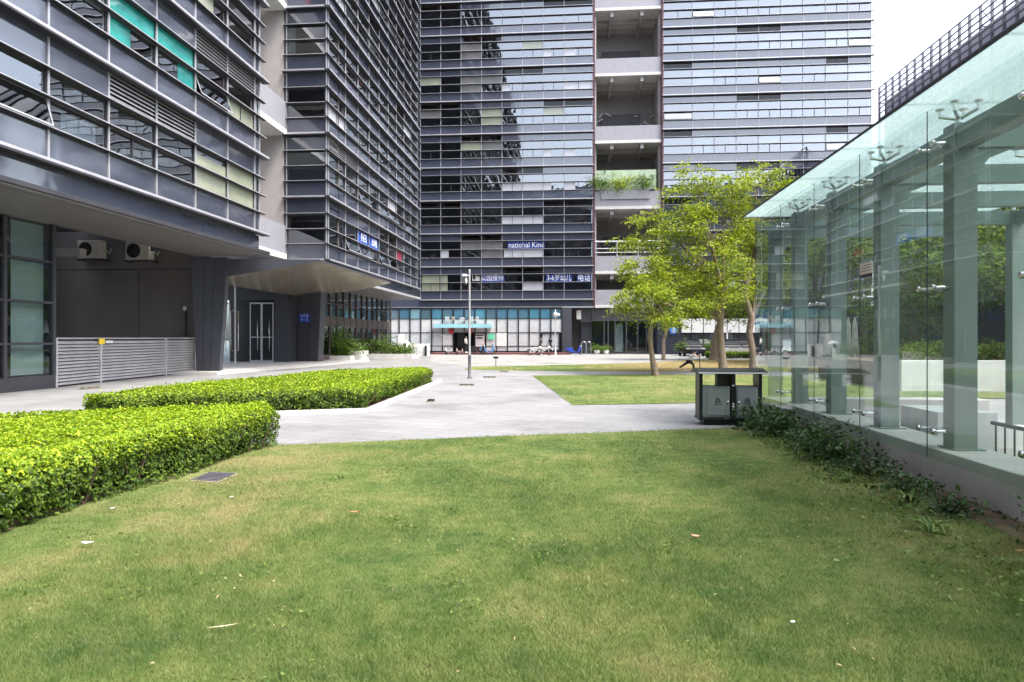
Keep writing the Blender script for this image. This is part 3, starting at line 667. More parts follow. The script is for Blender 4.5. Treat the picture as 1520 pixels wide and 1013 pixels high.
dd.tbox(TF, xa, xb, -.06, .08, zr[2] - .1, zr[2] + .06); dd.tbox(TF, xa, xb, -.06, .06, .28, .42); d = dd.build('door', M['black'], C_)
q = MB(); q.tbox(TF, xa + .07, (xa + xb) / 2 - .07, -.03, -.01, .4, zr[2] - .1); q.tbox(TF, (xa + xb) / 2 + .07, xb - .07, -.03, -.01, .4, zr[2] - .1); q.build('pane', M['frost'], d)
q = MB(); q.lathe(((xa + xb) / 2, YF - .1, 1.35), [(.0, -.02), (.2, -.02), (.2, .02), (0, .02)], 12, axis='y'); q.build('handle', M['black'], d)
# shop sign and turquoise canopy shelf
aw = MB(); ax0, ax1 = px_at(643, YF - .9), px_at(729, YF - .9); za = PY(690, 486.5, YF - .9)[2], PY(690, 481, YF - .9)[2]
aw.box(ax0, ax1, YF - .9, YF - .07, za[0], za[1]); aw.box(ax0, ax1, YF - .92, YF - .902, za[0] - .03, za[0] + .1); aw.build('awning', M['turq'], C_)
for s, pxc, w in (('精', 664, 7), ('灵', 672.5, 7), ('@', 686, 8), ('蓝', 700, 7), ('品', 708, 6)):
    c = PY(pxc, 474, YF - .25)
    text('lettering', s, .5, M['white'] if s != '灵' else simple('tan_letter', (.5, .42, .34), .6), C_, c, width=w * .064, ext=.05)
b1_ = MB(); b1_.box(px_at(660, YF - .15), px_at(712, YF - .15), YF - .2, YF - .15, PY(690, 474.6, YF)[2], PY(690, 473.4, YF)[2]); b1_.build('sign_rail', M['frame'], C_)
for i, (pa, pb, ya, yb_, mt) in enumerate(((657, 671, 497, 513, 'poster'), (706, 719, 496, 515, 'poster'), (724, 734, 496, 504, 'green_sign'), (737, 752, 495, 514, 'poster'), (591, 601, 496, 512, 'poster'))):
    q = MB(); x0_, x1_ = px_at(pa, YF - .06), px_at(pb, YF - .06); q.box(x0_, x1_, YF - .075, YF - .065, PY(pa, yb_, YF)[2], PY(pa, ya, YF)[2]); q.build('poster', M[mt], C_)
q = MB(); x0_, x1_ = px_at(706.5, YF), px_at(718, YF); q.box(x0_, x1_, YF - .082, YF - .077, PY(706, 499, YF)[2], PY(706, 497, YF)[2]); q.box(x0_ + .05, x1_ - .1, YF - .082, YF - .077, PY(706, 503, YF)[2], PY(706, 501, YF)[2]); q.build('poster_heading', M['black'], C_)
q = MB(); c = PY(669, 491, YF - .12); q.ball(c, .26, .05, .3); c2 = PY(671, 494, YF - .12); q.ball(c2, .2, .05, .2); q.build('hanging_ornament', M['red'], C_)
q = MB(); c = PY(699, 491, YF - .12); q.ball(c, .18, .05, .28); q.build('hanging_ornament', M['orange'], C_)
st = MB(); st.box(px_at(640, 66), px_at(845, 66), 65.6, YF - .06, 0, .16); st.build('step', M['redbrown'], C_)
# dark recess right of the shop
m = MB(); xr = [px_at(p, YC) for p in (834, 850, 863, 880, 973, 1009)]
m.box(xr[0], xr[1] - .1, YC - .3, YC + 4, 0, 4.62); m.box(xr[1] - .1, xr[3], YC + 3, YC + 3.2, 0, 4.7, 1)
m.box(xr[2], xr[3] - .05, YC + 1.4, YC + 1.5, 0, 3.2, 0); m.box(xr[2] - .1, xr[3], YC + .6, YC + .8, 3.2, 4.7, 0)
m.build('recess_wall', [M['dark_clad'], M['taupe']], C_)
acx = px_at(859, YC); m = MB(); m.box(acx - .2, acx + .25, YC + .2, YC + .58, PY(859, 474, YC)[2], PY(859, 461, YC)[2]); m.build('wall_ac_box', M['stone_white'], C_)  # pale box of the air conditioner unit on the wall

# ---------------------------------------------------------------- terraces between the two far towers
K_ = thing('terrace_block', (5.7, YC + 2, 0), 'stack of open concrete sky terraces between the two far towers', 'building')
kx0, kx1 = 2.44, 9.0; yk = YC + .15
lev = [PY(930, y, YC)[2] for y in (457, 406.5, 310.5, 212.5, 112.5, 15)]
for i, z in enumerate(lev):
    lip = MB(); lip.box(kx0, kx1, yk - .18, yk + 5.5, z, z + .28); lip.build('slab', M['stone_white'], K_)
    h = 1.65 if i != 3 else 1.6
    pa = MB(); pa.box(kx0, kx1, yk - .08, yk + .1, z + .28, z + h + .15); pa.build('parapet', M['grey_clad'], K_)
    be = MB()
    for bx in (kx0 + 1.7, kx0 + 4.7): be.box(bx - .18, bx + .18, yk + .1, yk + 5.5, z - .5, z - .002)
    for by in (yk + 2.2, yk + 4.3): be.box(kx0, kx1, by - .15, by + .15, z - .4, z - .003)
    be.build('beam', M['beige_wall'], K_)
m = MB(); m.box(kx0, kx1, yk + 5.5, yk + 5.7, 4.6, 60); m.box(kx1 - .2, kx1, yk + .4, yk + 5.5, 4.6, 60); m.box(kx0, kx0 + .15, yk + .4, yk + 5.5, 4.6, 60); m.build('wall', M['beige_wall'], K_)
for z in (lev[4], lev[3], lev[1]):
    m = MB(); m.box(kx0 + .9, kx1 - 1.6, yk + 4.6, yk + 5.4, z + .3, z + 4.4); m.build('lift_core', M['black'], K_)
rs = random.Random(4)
for sx in (kx0 + .15, kx1 - 1.9):
    for i in range(7): m = MB(); a = (sx + rs.uniform(0, 1.4), yk + 4.5, lev[3] + rs.uniform(2.6, 5)); m.tube([a, (a[0] + rs.uniform(-.9, .9), a[1], a[2] + rs.uniform(-.6, .6))], .06, 5); m.build('strip_light', M['white'], K_)
rl = MB(); z = lev[1] + 1.8
for zz_ in (z + .35, z + .75, z + 1.45): rl.tube([(kx0, yk, zz_), (kx1, yk, zz_)], .05 if zz_ < z + 1 else .09, 6)
for i in range(4): rl.tube([(kx0 + .1 + i * 2.1, yk, z), (kx0 + .1 + i * 2.1, yk, z + 1.45)], .05, 6)
rl.build('railing', M['alu'], K_)
gw = MB(); z = lev[2]; gw.box(kx0 + .02, kx1 - .5, yk - .14, yk - .09, z + 1.95, z + 3.9); gw.build('planter_panel', simple('pale_green_panel', (.30, .38, .27), .6, var=.2, vs=1), K_)
m = MB(); m.box(kx0 + .6, kx1 - 1.1, yk - .2, yk - .1, z + 1.0, z + 1.9); m.build('planter_box', M['grey_clad'], K_)
# ---------------------------------------------------------------- far block, right part
D_ = thing('office_tower', (19, YC, 0), 'far pale tower right of the open terraces, its glass mirroring white sky', 'building')
eD = [9.23] + [12.05 + 2.13 * i for i in range(9)]
rd = random.Random(77)
topD = lambda c, k: 'vent' if ((c + 1) // 2 + 2 * k) % 4 in (0,) and c < 8 else 'panel'
opD = lambda c, k: 'vent' if ((c + 1) // 2 + 2 * k) % 4 in (0,) and c < 8 else 'panel'
def blindD(c, k):
    r = rd.random()
    if r < .25: return ('white_blind', (0, 1), rd.choice((0, .5)), 1)
    if r < .45: return ('grey_blind', (0, 1), 0, 1)
opD = lambda c, k: 15 if (c * 7 + k * 5) % 11 == 3 else 0
TD = Fr((0, YC, 0), (1, 0, 0), (0, -1, 0))
facade(D_, TD, eD, [ZC + F * i for i in range(10)], F, bC, topD, blindD, opD, e0=.12, e1=.25, fin=(.26, .15), seed=41, mw=.016, sf='black')
m = MB(); m.tbox(TD, 9.02, 9.21, -3, .12, 4.7, 60); m.build('edge_trim', M['wine'], D_)
m = MB(); m.box(9.2, 29.05, YC + 4.9, YC + 12, 0, 60); m.box(9.2, 29.05, YC + .2, YC + 4.9, ZC + 10 * F + .1, 60); m.box(28.9, 29.05, YC + .2, YC + 5, 4.7, ZC + 10 * F); m.box(9.2, 29.05, YC + .1, YC + 4.9, 4.5, 4.9); m.build('core_wall', M['dark_clad'], D_)
m = MB()
m.tbox(TD, eD[0] + .012, eD[-1] - .012, -.12, 0, 4.9, ZC - .08)
m.build('spandrel_panel', M['spandrel'], D_)
plain_facade(D_, TD, 9.23, 29.1, 2.13, ZC + 10 * F, 60, F, bC)
# its ground floor: white fascia panels over dark shop windows
zf0, zf1 = PY(1100, 494, YC)[2], PY(1100, 473, YC)[2]; xg = [px_at(1009 + 17.6 * i, YC) for i in range(12)]
fs = MB()
for i in range(11): fs.tbox(TD, xg[i] + .04, xg[i + 1] - .04, -.1, 0, zf0, zf1)
fs.build('fascia', M['white'], D_)
sh = MB()
for i, x in enumerate(xg): sh.tbox(TD, x - .06, x + .06, -.15, .05, 0, zf0 - .02, 1 if i not in (4, 7, 8) else 0)
sh.tbox(TD, xg[7] - .1, xg[8] + .1, -.1, -.02, 0, zf0 - .02, 0); sh.build('shop_frame', [M['white'], M['black']], D_)
sg = MB(); sg.tbox(TD, xg[0], xg[-1], -.09, -.07, .1, zf0 - .03); sg.build('shop_window', M['mirror'], D_)
# navy side wall and glass entrance with a round blue sign
m = MB(); m.box(xr[4], xr[5], YC - 1.2, YC + 2, 0, 4.6); m.build('wall', simple('navy_cladding', (.022, .026, .040), .4, .2, var=.06), D_)
sg = thing('round_sign', (px_at(999, YC - 1.25), YC - 1.25, PY(999, 492, YC)[2]), 'round blue sign with white strokes on the navy wall', 'sign')
m = MB(); m.lathe(sg.location, [(0, -.03), (.36, -.03), (.36, .03), (0, .03)], 20, axis='y'); m.build('disc', simple('bright_blue', (.02, .12, .55), .4), sg)
text('lettering', '佳', .42, M['white'], sg, (sg.location[0], sg.location[1] - .04, sg.location[2]))
ent = MB(); xe = [px_at(p, YC) for p in (880, 897, 903, 913, 930, 947, 960, 973)]
ent.box(xe[0], xe[-1], YC + .3, YC + .5, 3.35, 4.62)
for x in xe[1:]: ent.box(x - .06, x + .06, YC + .25, YC + .4, 0, 3.35)
en = ent.build('entrance_frame', M['frame'], K_)
q = MB(); q.box(xe[0], xe[-1], YC + .31, YC + .33, .05, 3.35); q.build('pane', M['shop_glass'], en)
q = MB(); q.box(xe[0], xe[-1], YC + 3, YC + 3.1, 0, 3.4); q.build('back_wall', M['dark_clad'], K_)
q = MB(); q.box(xe[3] + .1, xe[4] - .3, YC + .8, YC + .9, .2, 3.0); q.build('door_leaf', M['frost'], K_)

# ---------------------------------------------------------------- screened building on the right, and the block behind the camera
M['lattice'] = simple('lattice_steel', (.13, .125, .155), .5); XE = 26.0; yE1 = PX(1305, 300, XE)[1]; zE = PX(1305, 131, XE)[2]
S_ = thing('screened_building', (XE, yE1 - 20, 0), 'lavender building with a dark open lattice screen, behind the glass pavilion', 'building')
TE = Fr((XE, 0, 0), (0, 1, 0), (-1, 0, 0))
m = MB(); m.box(XE + .45, XE + 14, 8, yE1 - .3, 0, zE - 1.2); m.build('wall', simple('lavender_panel', (.55, .55, .66), .5, var=.08), S_)
m = MB(); z = 1.2
while z < zE - 4: m.box(XE + .40, XE + .447, 8, yE1 - .4, z, z + 1.5); z += 3.3
m.build('window', M['mirror'], S_)
m = MB(); z = zE
while z > 3: m.tbox(TE, 8, yE1, -.04, .04, z - .035, z + .035); z -= .44
m.build('slat', M['lattice'], S_, kind='stuff')
for i in range(44):
    y = yE1 - .02 - 1.2 * i
    if y < 8.2: break
    m = MB(); m.tbox(TE, y - .04, y + .04, -.1, .08, 3, zE); 
    if i % 3 == 0: m.tbox(TE, y - .03, y + .03, -.42, -.1, zE - 1.36, zE - 1.28); m.tube([TE(y, -.1, zE - .3), TE(y, -.8, zE - 1.19)], .03, 4)
    m.build('post', M['lattice'], S_)
H_ = thing('office_slab', (12, -46, 0), 'dark office slab across the lawn, mirrored in the far facades', 'building')
TH_ = Fr((0, -46, 0), (1, 0, 0), (0, 1, 0)); plain_facade(H_, TH_, -30, 52, 2.2, 1.5, 42, F, bC)
m = MB(); m.box(-30, 52, -56, -46.15, 0, 42.2); m.build('core_wall', M['dark_clad'], H_)
wl('national Kinc', 755, 807, 364.3, .78, 0); wl('儿童公园接待', 696, 747.5, 413, .78, 0); wl('3-6岁幼儿', 812, 848, 413, .78, 0); wl('电话', 858, 876, 413, .78, 0)
# blue sign boards in the second block's lowest windows
for i, s in ((2, '招'), (3, '出租')):
    text('lettering', s, .55, M['white_blind'], B, (XB + .03, (eB[i] + eB[i + 1]) / 2, ZB + bB[0] + bB[1] + .42), U=(0, 1, 0), width=1.2)

M['plaza'] = m_paving('pale_stone_plaza', (.29, .285, .275), 1.2, .6, 0, joint=.6, var=.05)
# ================================================================ GROUND
def sheet(name, pts, z, mat, **kw):
    m = MB(); m.add([(p[0], p[1], z) for p in pts], [tuple(range(len(pts)))]); o = m.build(name, mat)
    if o.data.polygons[0].normal.z < 0: o.data.flip_normals()
    tag(o, kind=kw.pop('kind', 'structure')); return o
sheet('ground', [(-400, -400), (400, -400), (400, 400), (-400, 400)], 0, M['paving'])
L0 = (-4.7, 9.7); L1 = (2.35, 12.25); L2 = (3.8, 12.55)
lawn_near = [(-4.7, -3), (3.85, -3), (3.85, 12.5), (3.3, 12.6), L1, (-1.0, 11.1), L0]
a_, b_, c_, d_ = G(850, 602), G(1146, 598.5), G(790, 558), G(966, 556.5)
lawn_far = [a_[:2], (7.5, b_[1] + .9), (13, 19.5), (13, 31.0), (8.5, 30.4), d_[:2], c_[:2]]
e_, f_, g_, h_ = G(688, 549.5), G(960, 552), G(1000, 541), G(700, 544.5)
lawn_back = [e_[:2], G(800, 551)[:2], f_[:2], G(1060, 552)[:2], (20, 33), (20, 52), G(1130, 534.5)[:2], G(1040, 534.5)[:2], G(960, 539)[:2], G(800, 543)[:2], h_[:2]]
sheet('path', [(-4.6, 9.0), (3.9, 12.2), (9, 14), (9, 18.6), b_[:2], a_[:2], (a_[0] - 1.65, 29.0), (9, 30.5), (9, 33.2), f_[:2], e_[:2], (-8.4, 36), (-7.5, 29), (-4.95, 25), (-4.4, 14.5), (-9.4, 12.2), (-11, 7)], .004, M['path'])
sheet('plaza', [h_[:2], G(800, 543)[:2], G(960, 539)[:2], G(1005, 537)[:2], (px_at(1010, 67.5), 67.5), (px_at(836, 65.5), 65.5), (px_at(640, 65.5), 65.5), (px_at(640, 45), 45)], .006, M['plaza'])
lawn_pts = [('lawn', lawn_near), ('lawn', lawn_far), ('lawn', lawn_back)]
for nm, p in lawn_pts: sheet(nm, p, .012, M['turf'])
# raised turf edge of the near lawn
sheet('soil', [(-4.95, -3)] + [(-4.72 + .05 * math.sin(y * 1.3) + .05 * math.sin(y * 4.7 + 1) + .05 * math.sin(y * 11) + .03 * math.sin(y * 23), y) for y in np.arange(0, 9.4, .12)] + [(-4.5, 10.0), (-8.2, 8.3), (-11.5, 5), (-11.5, -3)], .022, M['soil'])
sheet('soil', [(3.62, 0), (3.86, 0), (3.86, 12.4), (3.4, 12.4), (3.55, 9), (3.5, 5.5)], .02, M['soil'])
sheet('soil', [(-9.5, 12.6), (-4.45, 14.75), (-4.75, 20), (-4.95, 24.8), (-8.3, 23.6)], .02, M['soil'])
# grass blades
def inpoly(P, poly):
    x, y = P[:, 0], P[:, 1]; r = np.zeros(len(P), bool); n = len(poly)
    for i in range(n):
        x0, y0 = poly[i][:2]; x1, y1 = poly[i - 1][:2]
        c = ((y0 > y) != (y1 > y)) & (x < (x1 - x0) * (y - y0) / (y1 - y0 + 1e-12) + x0); r ^= c
    return r
def visible(P, margin=60):
    fx = -ST * P[:, 0] + CT * P[:, 1]; rx = CT * P[:, 0] + ST * P[:, 1]
    px = CX + FPX * rx / np.maximum(fx, .1); py = HZ + FPX * EYE / np.maximum(fx, .1)
    return (fx > .5) & (px > -margin) & (px < 1520 + margin) & (py < 1013 + 90)
def blades(poly, n, dmin, dmax, h, w, seed, power=1.4, name='grass'):
    g = np.random.default_rng(seed)
    d = (dmin ** (-power + 1) + g.random(n) * (dmax ** (-power + 1) - dmin ** (-power + 1))) ** (1 / (1 - power)) if power != 1 else dmin * (dmax / dmin) ** g.random(n)
    u = g.uniform(-.80, .80, n)
    P = np.stack([d * (-ST + u * CT), d * (CT + u * ST)], 1); k = inpoly(P + g.normal(0, .045, P.shape), poly); k &= ~((P[:, 0] < -4.0) & (g.random(n) > (P[:, 0] + 4.75) / .4)); P = P[k]; d = d[k]; n = len(P)
    hh = h * g.uniform(.55, 1.25, n) * (1 + .4 * np.sin(P[:, 0] * 2.1 + np.sin(P[:, 1] * 1.7)) * np.cos(P[:, 1] * 1.3)); a = g.uniform(0, 6.283, n); lean = g.normal(0, .55, (n, 2)) * hh[:, None]
    ww = w * (.6 + d / dmin * .22)
    V = np.zeros((n, 3, 3)); dx, dy = np.cos(a) * ww, np.sin(a) * ww
    V[:, 0, 0] = P[:, 0] - dx; V[:, 0, 1] = P[:, 1] - dy; V[:, 1, 0] = P[:, 0] + dx; V[:, 1, 1] = P[:, 1] + dy; V[:, :2, 2] = .008
    V[:, 2, 0] = P[:, 0] + lean[:, 0]; V[:, 2, 1] = P[:, 1] + lean[:, 1]; V[:, 2, 2] = hh * .8 + .012
    o = npmesh(name, V.reshape(-1, 3), np.arange(n * 3).reshape(n, 3), M['blades']); tag(o, kind='stuff'); return o
drain = [G(283, 716)[:2], G(322, 719)[:2], G(352, 706)[:2], G(312, 704.5)[:2]]
near_poly = [(-4.52, -3), (-4.52, 5), (-4.45, 8.9), (-4.5, 9.78), (-1.0, 11.16), (2.35, 12.3), (3.4, 12.55), (3.62, 9), (3.62, 5.5), (3.62, -3)]
near_poly = near_poly[:2] + [(-4.5, 7.3), drain[0], drain[1], drain[2], drain[3], (-4.5, 8.1)] + near_poly[2:]
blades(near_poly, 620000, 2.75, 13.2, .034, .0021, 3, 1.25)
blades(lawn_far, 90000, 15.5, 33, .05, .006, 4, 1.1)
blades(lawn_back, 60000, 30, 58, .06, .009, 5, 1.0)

# ================================================================ LEAF HELPERS
def leaves(C, Nrm, length, width, g, fold=.35, lvar=.35):
    """folded quads (4 verts, 2 tris) at points C, lying roughly across Nrm"""
    n = len(C); up = Nrm / np.maximum(np.linalg.norm(Nrm, axis=1, keepdims=True), 1e-6)
    r = g.normal(size=(n, 3)); t = r - up * (r * up).sum(1, keepdims=True); t /= np.maximum(np.linalg.norm(t, axis=1, keepdims=True), 1e-6)
    b = np.cross(up, t); L = length * g.uniform(1 - lvar, 1 + lvar, n)[:, None]; W = width * g.uniform(1 - lvar, 1 + lvar, n)[:, None]
    V = np.stack([C - t * L * .5, C + b * W * .5 + up * W * fold * .5 + t * L * .05, C + t * L * .5 - up * L * .12, C - b * W * .5 + up * W * fold * .5 + t * L * .05], 1)
    base = np.arange(n)[:, None] * 4
    Fc = np.concatenate([base + np.array([[0, 1, 2]]), base + np.array([[0, 2, 3]])], 1).reshape(-1, 3)
    return V.reshape(-1, 3), Fc
def vnoise(P, s, seed=0):
    g = np.random.default_rng(seed); out = np.zeros(len(P))
    for i in range(5):
        k = g.normal(size=P.shape[1]) * s * (1.6 ** i); out += np.sin(P @ k + g.uniform(0, 6.28)) / (1.35 ** i)
    return out / 3.0
# ---------------------------------------------------------------- hedges
def hedge(name, poly, h, n, leaf, label, seed, inset=.10, leafless=.0, grp=None):
    g = np.random.default_rng(seed); t = thing(name, (sum(p[0] for p in poly) / len(poly), sum(p[1] for p in poly) / len(poly), 0), label, 'hedge', grp)
    cx, cy = t.location[0], t.location[1]
    P2 = np.array([p[:2] for p in poly]); e = np.roll(P2, -1, 0) - P2; ln = np.linalg.norm(e, axis=1)
    ar = abs(sum(P2[i][0] * P2[(i + 1) % len(P2)][1] - P2[(i + 1) % len(P2)][0] * P2[i][1] for i in range(len(P2)))) / 2
    sgn = np.sign(sum(P2[i][0] * P2[(i + 1) % len(P2)][1] - P2[(i + 1) % len(P2)][0] * P2[i][1] for i in range(len(P2))))
    nt = int(n * ar / (ar + ln.sum() * h * 1.3)); lo, hi = P2.min(0), P2.max(0)
    Q = np.empty((0, 2))
    while len(Q) < nt:
        q = g.uniform(lo, hi, (nt * 2, 2)); Q = np.concatenate([Q, q[inpoly(q, poly)]])
    Q = Q[:nt]; top = h * (1 + .11 * vnoise(Q, 2.2, seed) + .08 * vnoise(Q, 9, seed + 1)) - np.abs(g.normal(0, .05, nt)) + np.where(g.random(nt) < .05, g.uniform(.02, .09, nt), 0)
    db = np.full(nt, 9.)
    for q in range(len(P2)):
        tt_ = np.clip(((Q - P2[q]) @ e[q]) / ln[q] ** 2, 0, 1); db = np.minimum(db, np.linalg.norm(Q - P2[q] - tt_[:, None] * e[q], axis=1))
    top -= h * .26 * np.clip(1 - db / (.36 * h), 0, 1) ** 2
    Ct = np.column_stack([Q, top]); Nt = np.column_stack([g.normal(0, .5, nt), g.normal(0, .5, nt), np.ones(nt)])
    ns = n - nt; i = g.choice(len(P2), ns, p=ln / ln.sum()); s = g.random(ns)
    base = P2[i] + e[i] * s[:, None]; nn = np.column_stack([e[i][:, 1], -e[i][:, 0]]) / ln[i][:, None] * sgn
    z = h * (g.random(ns) ** .75) * 1.02; key = np.column_stack([base, z])
    off = .11 * vnoise(key, 2.6, seed + 2) + .07 * vnoise(key, 8, seed + 3) - np.abs(g.normal(0, .06, ns)) + .06 * (z / h - .6) - .14 * np.clip((z / h - .62) / .4, 0, 1) ** 2
    C = np.column_stack([base + nn * off[:, None], z]); Nn = np.column_stack([nn, np.full(ns, .55)]) + g.normal(0, .45, (ns, 3))
    keep = ~((z < h * .26) & (vnoise(key, 2.0, seed + 5) > .30)); C, Nn = C[keep], Nn[keep]
    V, Fc = leaves(np.concatenate([Ct, C]), np.concatenate([Nt, Nn]), leaf, leaf * .55, g)
    npmesh('foliage', V, Fc, M['leaf_hedge'], t)
    ns_ = int(ln.sum() * 5) + int(ar * 4); st = MB()
    for k in range(ns_):
        if k < ln.sum() * 5:
            j = g.choice(len(P2), p=ln / ln.sum()); b0 = P2[j] + e[j] * g.random(); b0 = b0 + (np.array([cx, cy]) - b0) / np.linalg.norm(np.array([cx, cy]) - b0) * g.uniform(.28, .5)
        else:
            b0 = Q[g.integers(len(Q))]
        p0 = Vector((b0[0], b0[1], 0)); 
        for q in range(3): p1 = p0 + Vector((g.normal(0, .12), g.normal(0, .12), h * g.uniform(.6, .9))); st.tube([p0, (p0 + p1) / 2 + Vector((g.normal(0, .03), g.normal(0, .03), 0)), p1], [.011, .008, .004], 4, cap=False)
    st.build('stems', M['twig'], t)
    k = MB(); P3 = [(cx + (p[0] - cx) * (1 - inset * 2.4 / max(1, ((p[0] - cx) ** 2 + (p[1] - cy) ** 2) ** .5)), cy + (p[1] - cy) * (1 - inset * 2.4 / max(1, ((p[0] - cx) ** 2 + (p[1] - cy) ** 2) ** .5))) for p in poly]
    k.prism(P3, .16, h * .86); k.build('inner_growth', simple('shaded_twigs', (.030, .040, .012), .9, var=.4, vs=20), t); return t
hedge('hedge', [(-4.55, 1.0), (-4.52, 5.5), (-4.42, 8.0), (-4.32, 9.9), (-4.6, 10.15), (-7.4, 8.75), (-9.5, 7.0), (-9.5, 1.0)], .60, 150000, .044, 'near lime green clipped hedge along the left edge of the front lawn', 51)
hedge('hedge', [(-4.52, 14.75), (-4.75, 19.5), (-4.95, 24.6), (-5.6, 25.4), (-8.2, 23.6), (-9.45, 14.5), (-9.35, 12.45)], .50, 90000, .062, 'farther lime green clipped hedge behind a low kerb beside the path', 52)
kb = MB()
kp = [(-9.6, 12.25), (-4.40, 14.52), (-4.58, 19.5), (-4.78, 24.7)]
for i in range(3):
    p, q = Vector((*kp[i], 0)), Vector((*kp[i + 1], 0)); d = (q - p).normalized(); n_ = Vector((d.y, -d.x, 0)); L = (q - p).length; k = 0
    while k < L - .02:
        e2 = min(k + .9, L); a, b = p + d * (k + .004), p + d * (e2 - .004)
        kb.add([a, b, b - n_ * -.10, a - n_ * -.10] + [v + Vector((0, 0, .09)) for v in (a, b, b + n_ * .10, a + n_ * .10)], [(3, 2, 1, 0), (4, 5, 6, 7), (0, 1, 5, 4), (1, 2, 6, 5), (2, 3, 7, 6), (3, 0, 4, 7)]); k = e2
kb.build('kerb', M['stone_white'], None, kind='structure')

# ---------------------------------------------------------------- trees
def crown(root, blobs, n, leaf, mat, seed, flat=.75, spray=9, wr=.55):
    g = np.random.default_rng(seed); vol = np.array([b[3] * b[4] * b[5] for b in blobs]) ** .8; k = g.choice(len(blobs), n // spray, p=vol / vol.sum())
    B_ = np.array([b[:6] for b in blobs])[k]; nk = 13; cc = g.normal(size=(len(blobs), nk, 3)); cc /= np.linalg.norm(cc, axis=2, keepdims=True); cc *= g.random((len(blobs), nk, 1)) ** .38; r = cc[k, g.integers(0, nk, len(k))] + g.normal(0, .17, (len(k), 3))
    lump = 1 + .28 * vnoise(r * 2.2 + B_[:, :3], 1.3, seed)[:, None]
    S = B_[:, :3] + r * B_[:, 3:6] * lump; sc_ = np.clip(B_[:, 3:6].mean(1, keepdims=True), .3, 1.5)
    dr = r / np.maximum(np.linalg.norm(r, axis=1, keepdims=True), .2) * np.array([1, 1, .25]) + g.normal(0, .35, r.shape) * np.array([1, 1, .35]); dr /= np.linalg.norm(dr, axis=1, keepdims=True)
    tt = np.linspace(0, 1, spray)[None, :, None]; C = S[:, None, :] + dr[:, None, :] * tt * leaf * 4.2 - np.array([0, 0, 1]) * (tt ** 2) * leaf * 1.3
    side = np.cross(dr, [0, 0, 1.0])[:, None, :] * (np.where(np.arange(spray) % 2, 1, -1)[None, :, None]) * leaf * .55
    C = (C + side + g.normal(0, leaf * .25, C.shape)).reshape(-1, 3); Nn = np.tile(np.array([0, 0, 1.0]), (len(C), 1)) * flat + g.normal(0, .45, (len(C), 3))
    V, Fc = leaves(C, Nn, leaf, leaf * wr, g, .25); npmesh('crown', V, Fc, mat, root)
def limbs(mb, start, r0, targets, seed, mi=0, twigs=5):
    g = np.random.default_rng(seed)
    for (tx, ty, tz, rr) in targets:
        s = Vector(start); e = Vector((tx, ty, tz)); mid = s.lerp(e, .45) + Vector((g.normal(0, .12), g.normal(0, .12), (e - s).length * .10))
        q = s.lerp(e, .75) + Vector((g.normal(0, .1), g.normal(0, .1), (e - s).length * .05))
        mb.tube([s, mid, q, e], [r0, r0 * .62, r0 * .38, r0 * .14], 6, mi)
        for k in range(twigs):
            f0 = g.uniform(.4, 1); p = (mid.lerp(q, (f0 - .4) / .35) if f0 < .75 else q.lerp(e, (f0 - .75) / .25))
            d = Vector((g.normal(0, 1), g.normal(0, 1), g.normal(.25, .5))).normalized() * rr * g.uniform(.6, 1.0)
            mb.tube([p, p + d * .5 + Vector((0, 0, .08)), p + d], [r0 * .26, r0 * .16, .008], 4, mi, cap=False)
def pxblob(px, py, Y, rx, rz, ry=None):
    c = PY(px, py, Y); k = Y / FPX; return (c[0], Y, c[2], rx * k, (ry or rx * .9) * k, rz * k)
def plaza_tree(label, Y, trunk, r0, blobs, n, seed, forks):
    base = PY(trunk[0][0], HZ, Y); t = thing('tree', (base[0], Y, 0), label, 'tree', 'young trees on the back lawn')
    P = [PY(p[0], p[1], Y) for p in trunk]; P[0] = (P[0][0], Y, -.02); mb = MB()
    rad = [r0 * 1.35] + [r0 * (1 - .28 * i / len(P)) for i in range(1, len(P))]; mb.tube(P, rad, 10)
    bb = [pxblob(*b) for b in blobs]
    for i, (fk, idx) in enumerate(forks): limbs(mb, PY(fk[0], fk[1], Y), r0 * .55, [(bb[j][0], bb[j][1], bb[j][2] - .1, bb[j][3] * .9) for j in idx], seed + i, 0, 7)
    mb.build('trunk', M['bark'], t); crown(t, bb, int(n * 1.95), .125, M['leaf_tree'], seed); return t
plaza_tree('tree with a slim leaning trunk at the left edge of the tree group', 29.6, [(973, 557), (968, 530), (964, 500), (968, 470), (976, 450)], .12,
    [(955, 442, 29.2, 32, 20), (985, 432, 29.8, 38, 22), (935, 462, 28.8, 18, 12), (1012, 458, 30, 30, 14), (958, 400, 30.2, 28, 22), (990, 470, 29, 26, 10)], 4000, 61, [((968, 470), (0, 2, 4)), ((976, 450), (1, 3, 5))])
plaza_tree('largest tree with a straight trunk and broad yellow green crown behind the litter bin', 31.5, [(1074, 552), (1071, 520), (1069, 490), (1070, 468), (1072, 446)], .17,
    [(1000, 392, 31.8, 44, 28), (1052, 400, 31.0, 48, 30), (1010, 345, 32, 40, 26), (1060, 345, 31.2, 46, 30), (1030, 302, 31.7, 40, 26), (1075, 296, 32.2, 40, 24), (945, 366, 31.6, 24, 12), (925, 352, 31.4, 12, 5), (975, 325, 32.2, 30, 18),
     (1035, 262, 31.8, 22, 16), (1060, 440, 30.6, 46, 18), (1025, 246, 31.5, 16, 8), (1098, 418, 31.5, 36, 26), (960, 356, 31, 20, 14), (1092, 268, 32, 26, 16)], 10800, 62,
    [((1069, 480), (0, 10, 6)), ((1071, 462), (1, 2, 12)), ((1072, 448), (3, 4, 5, 8, 9))])
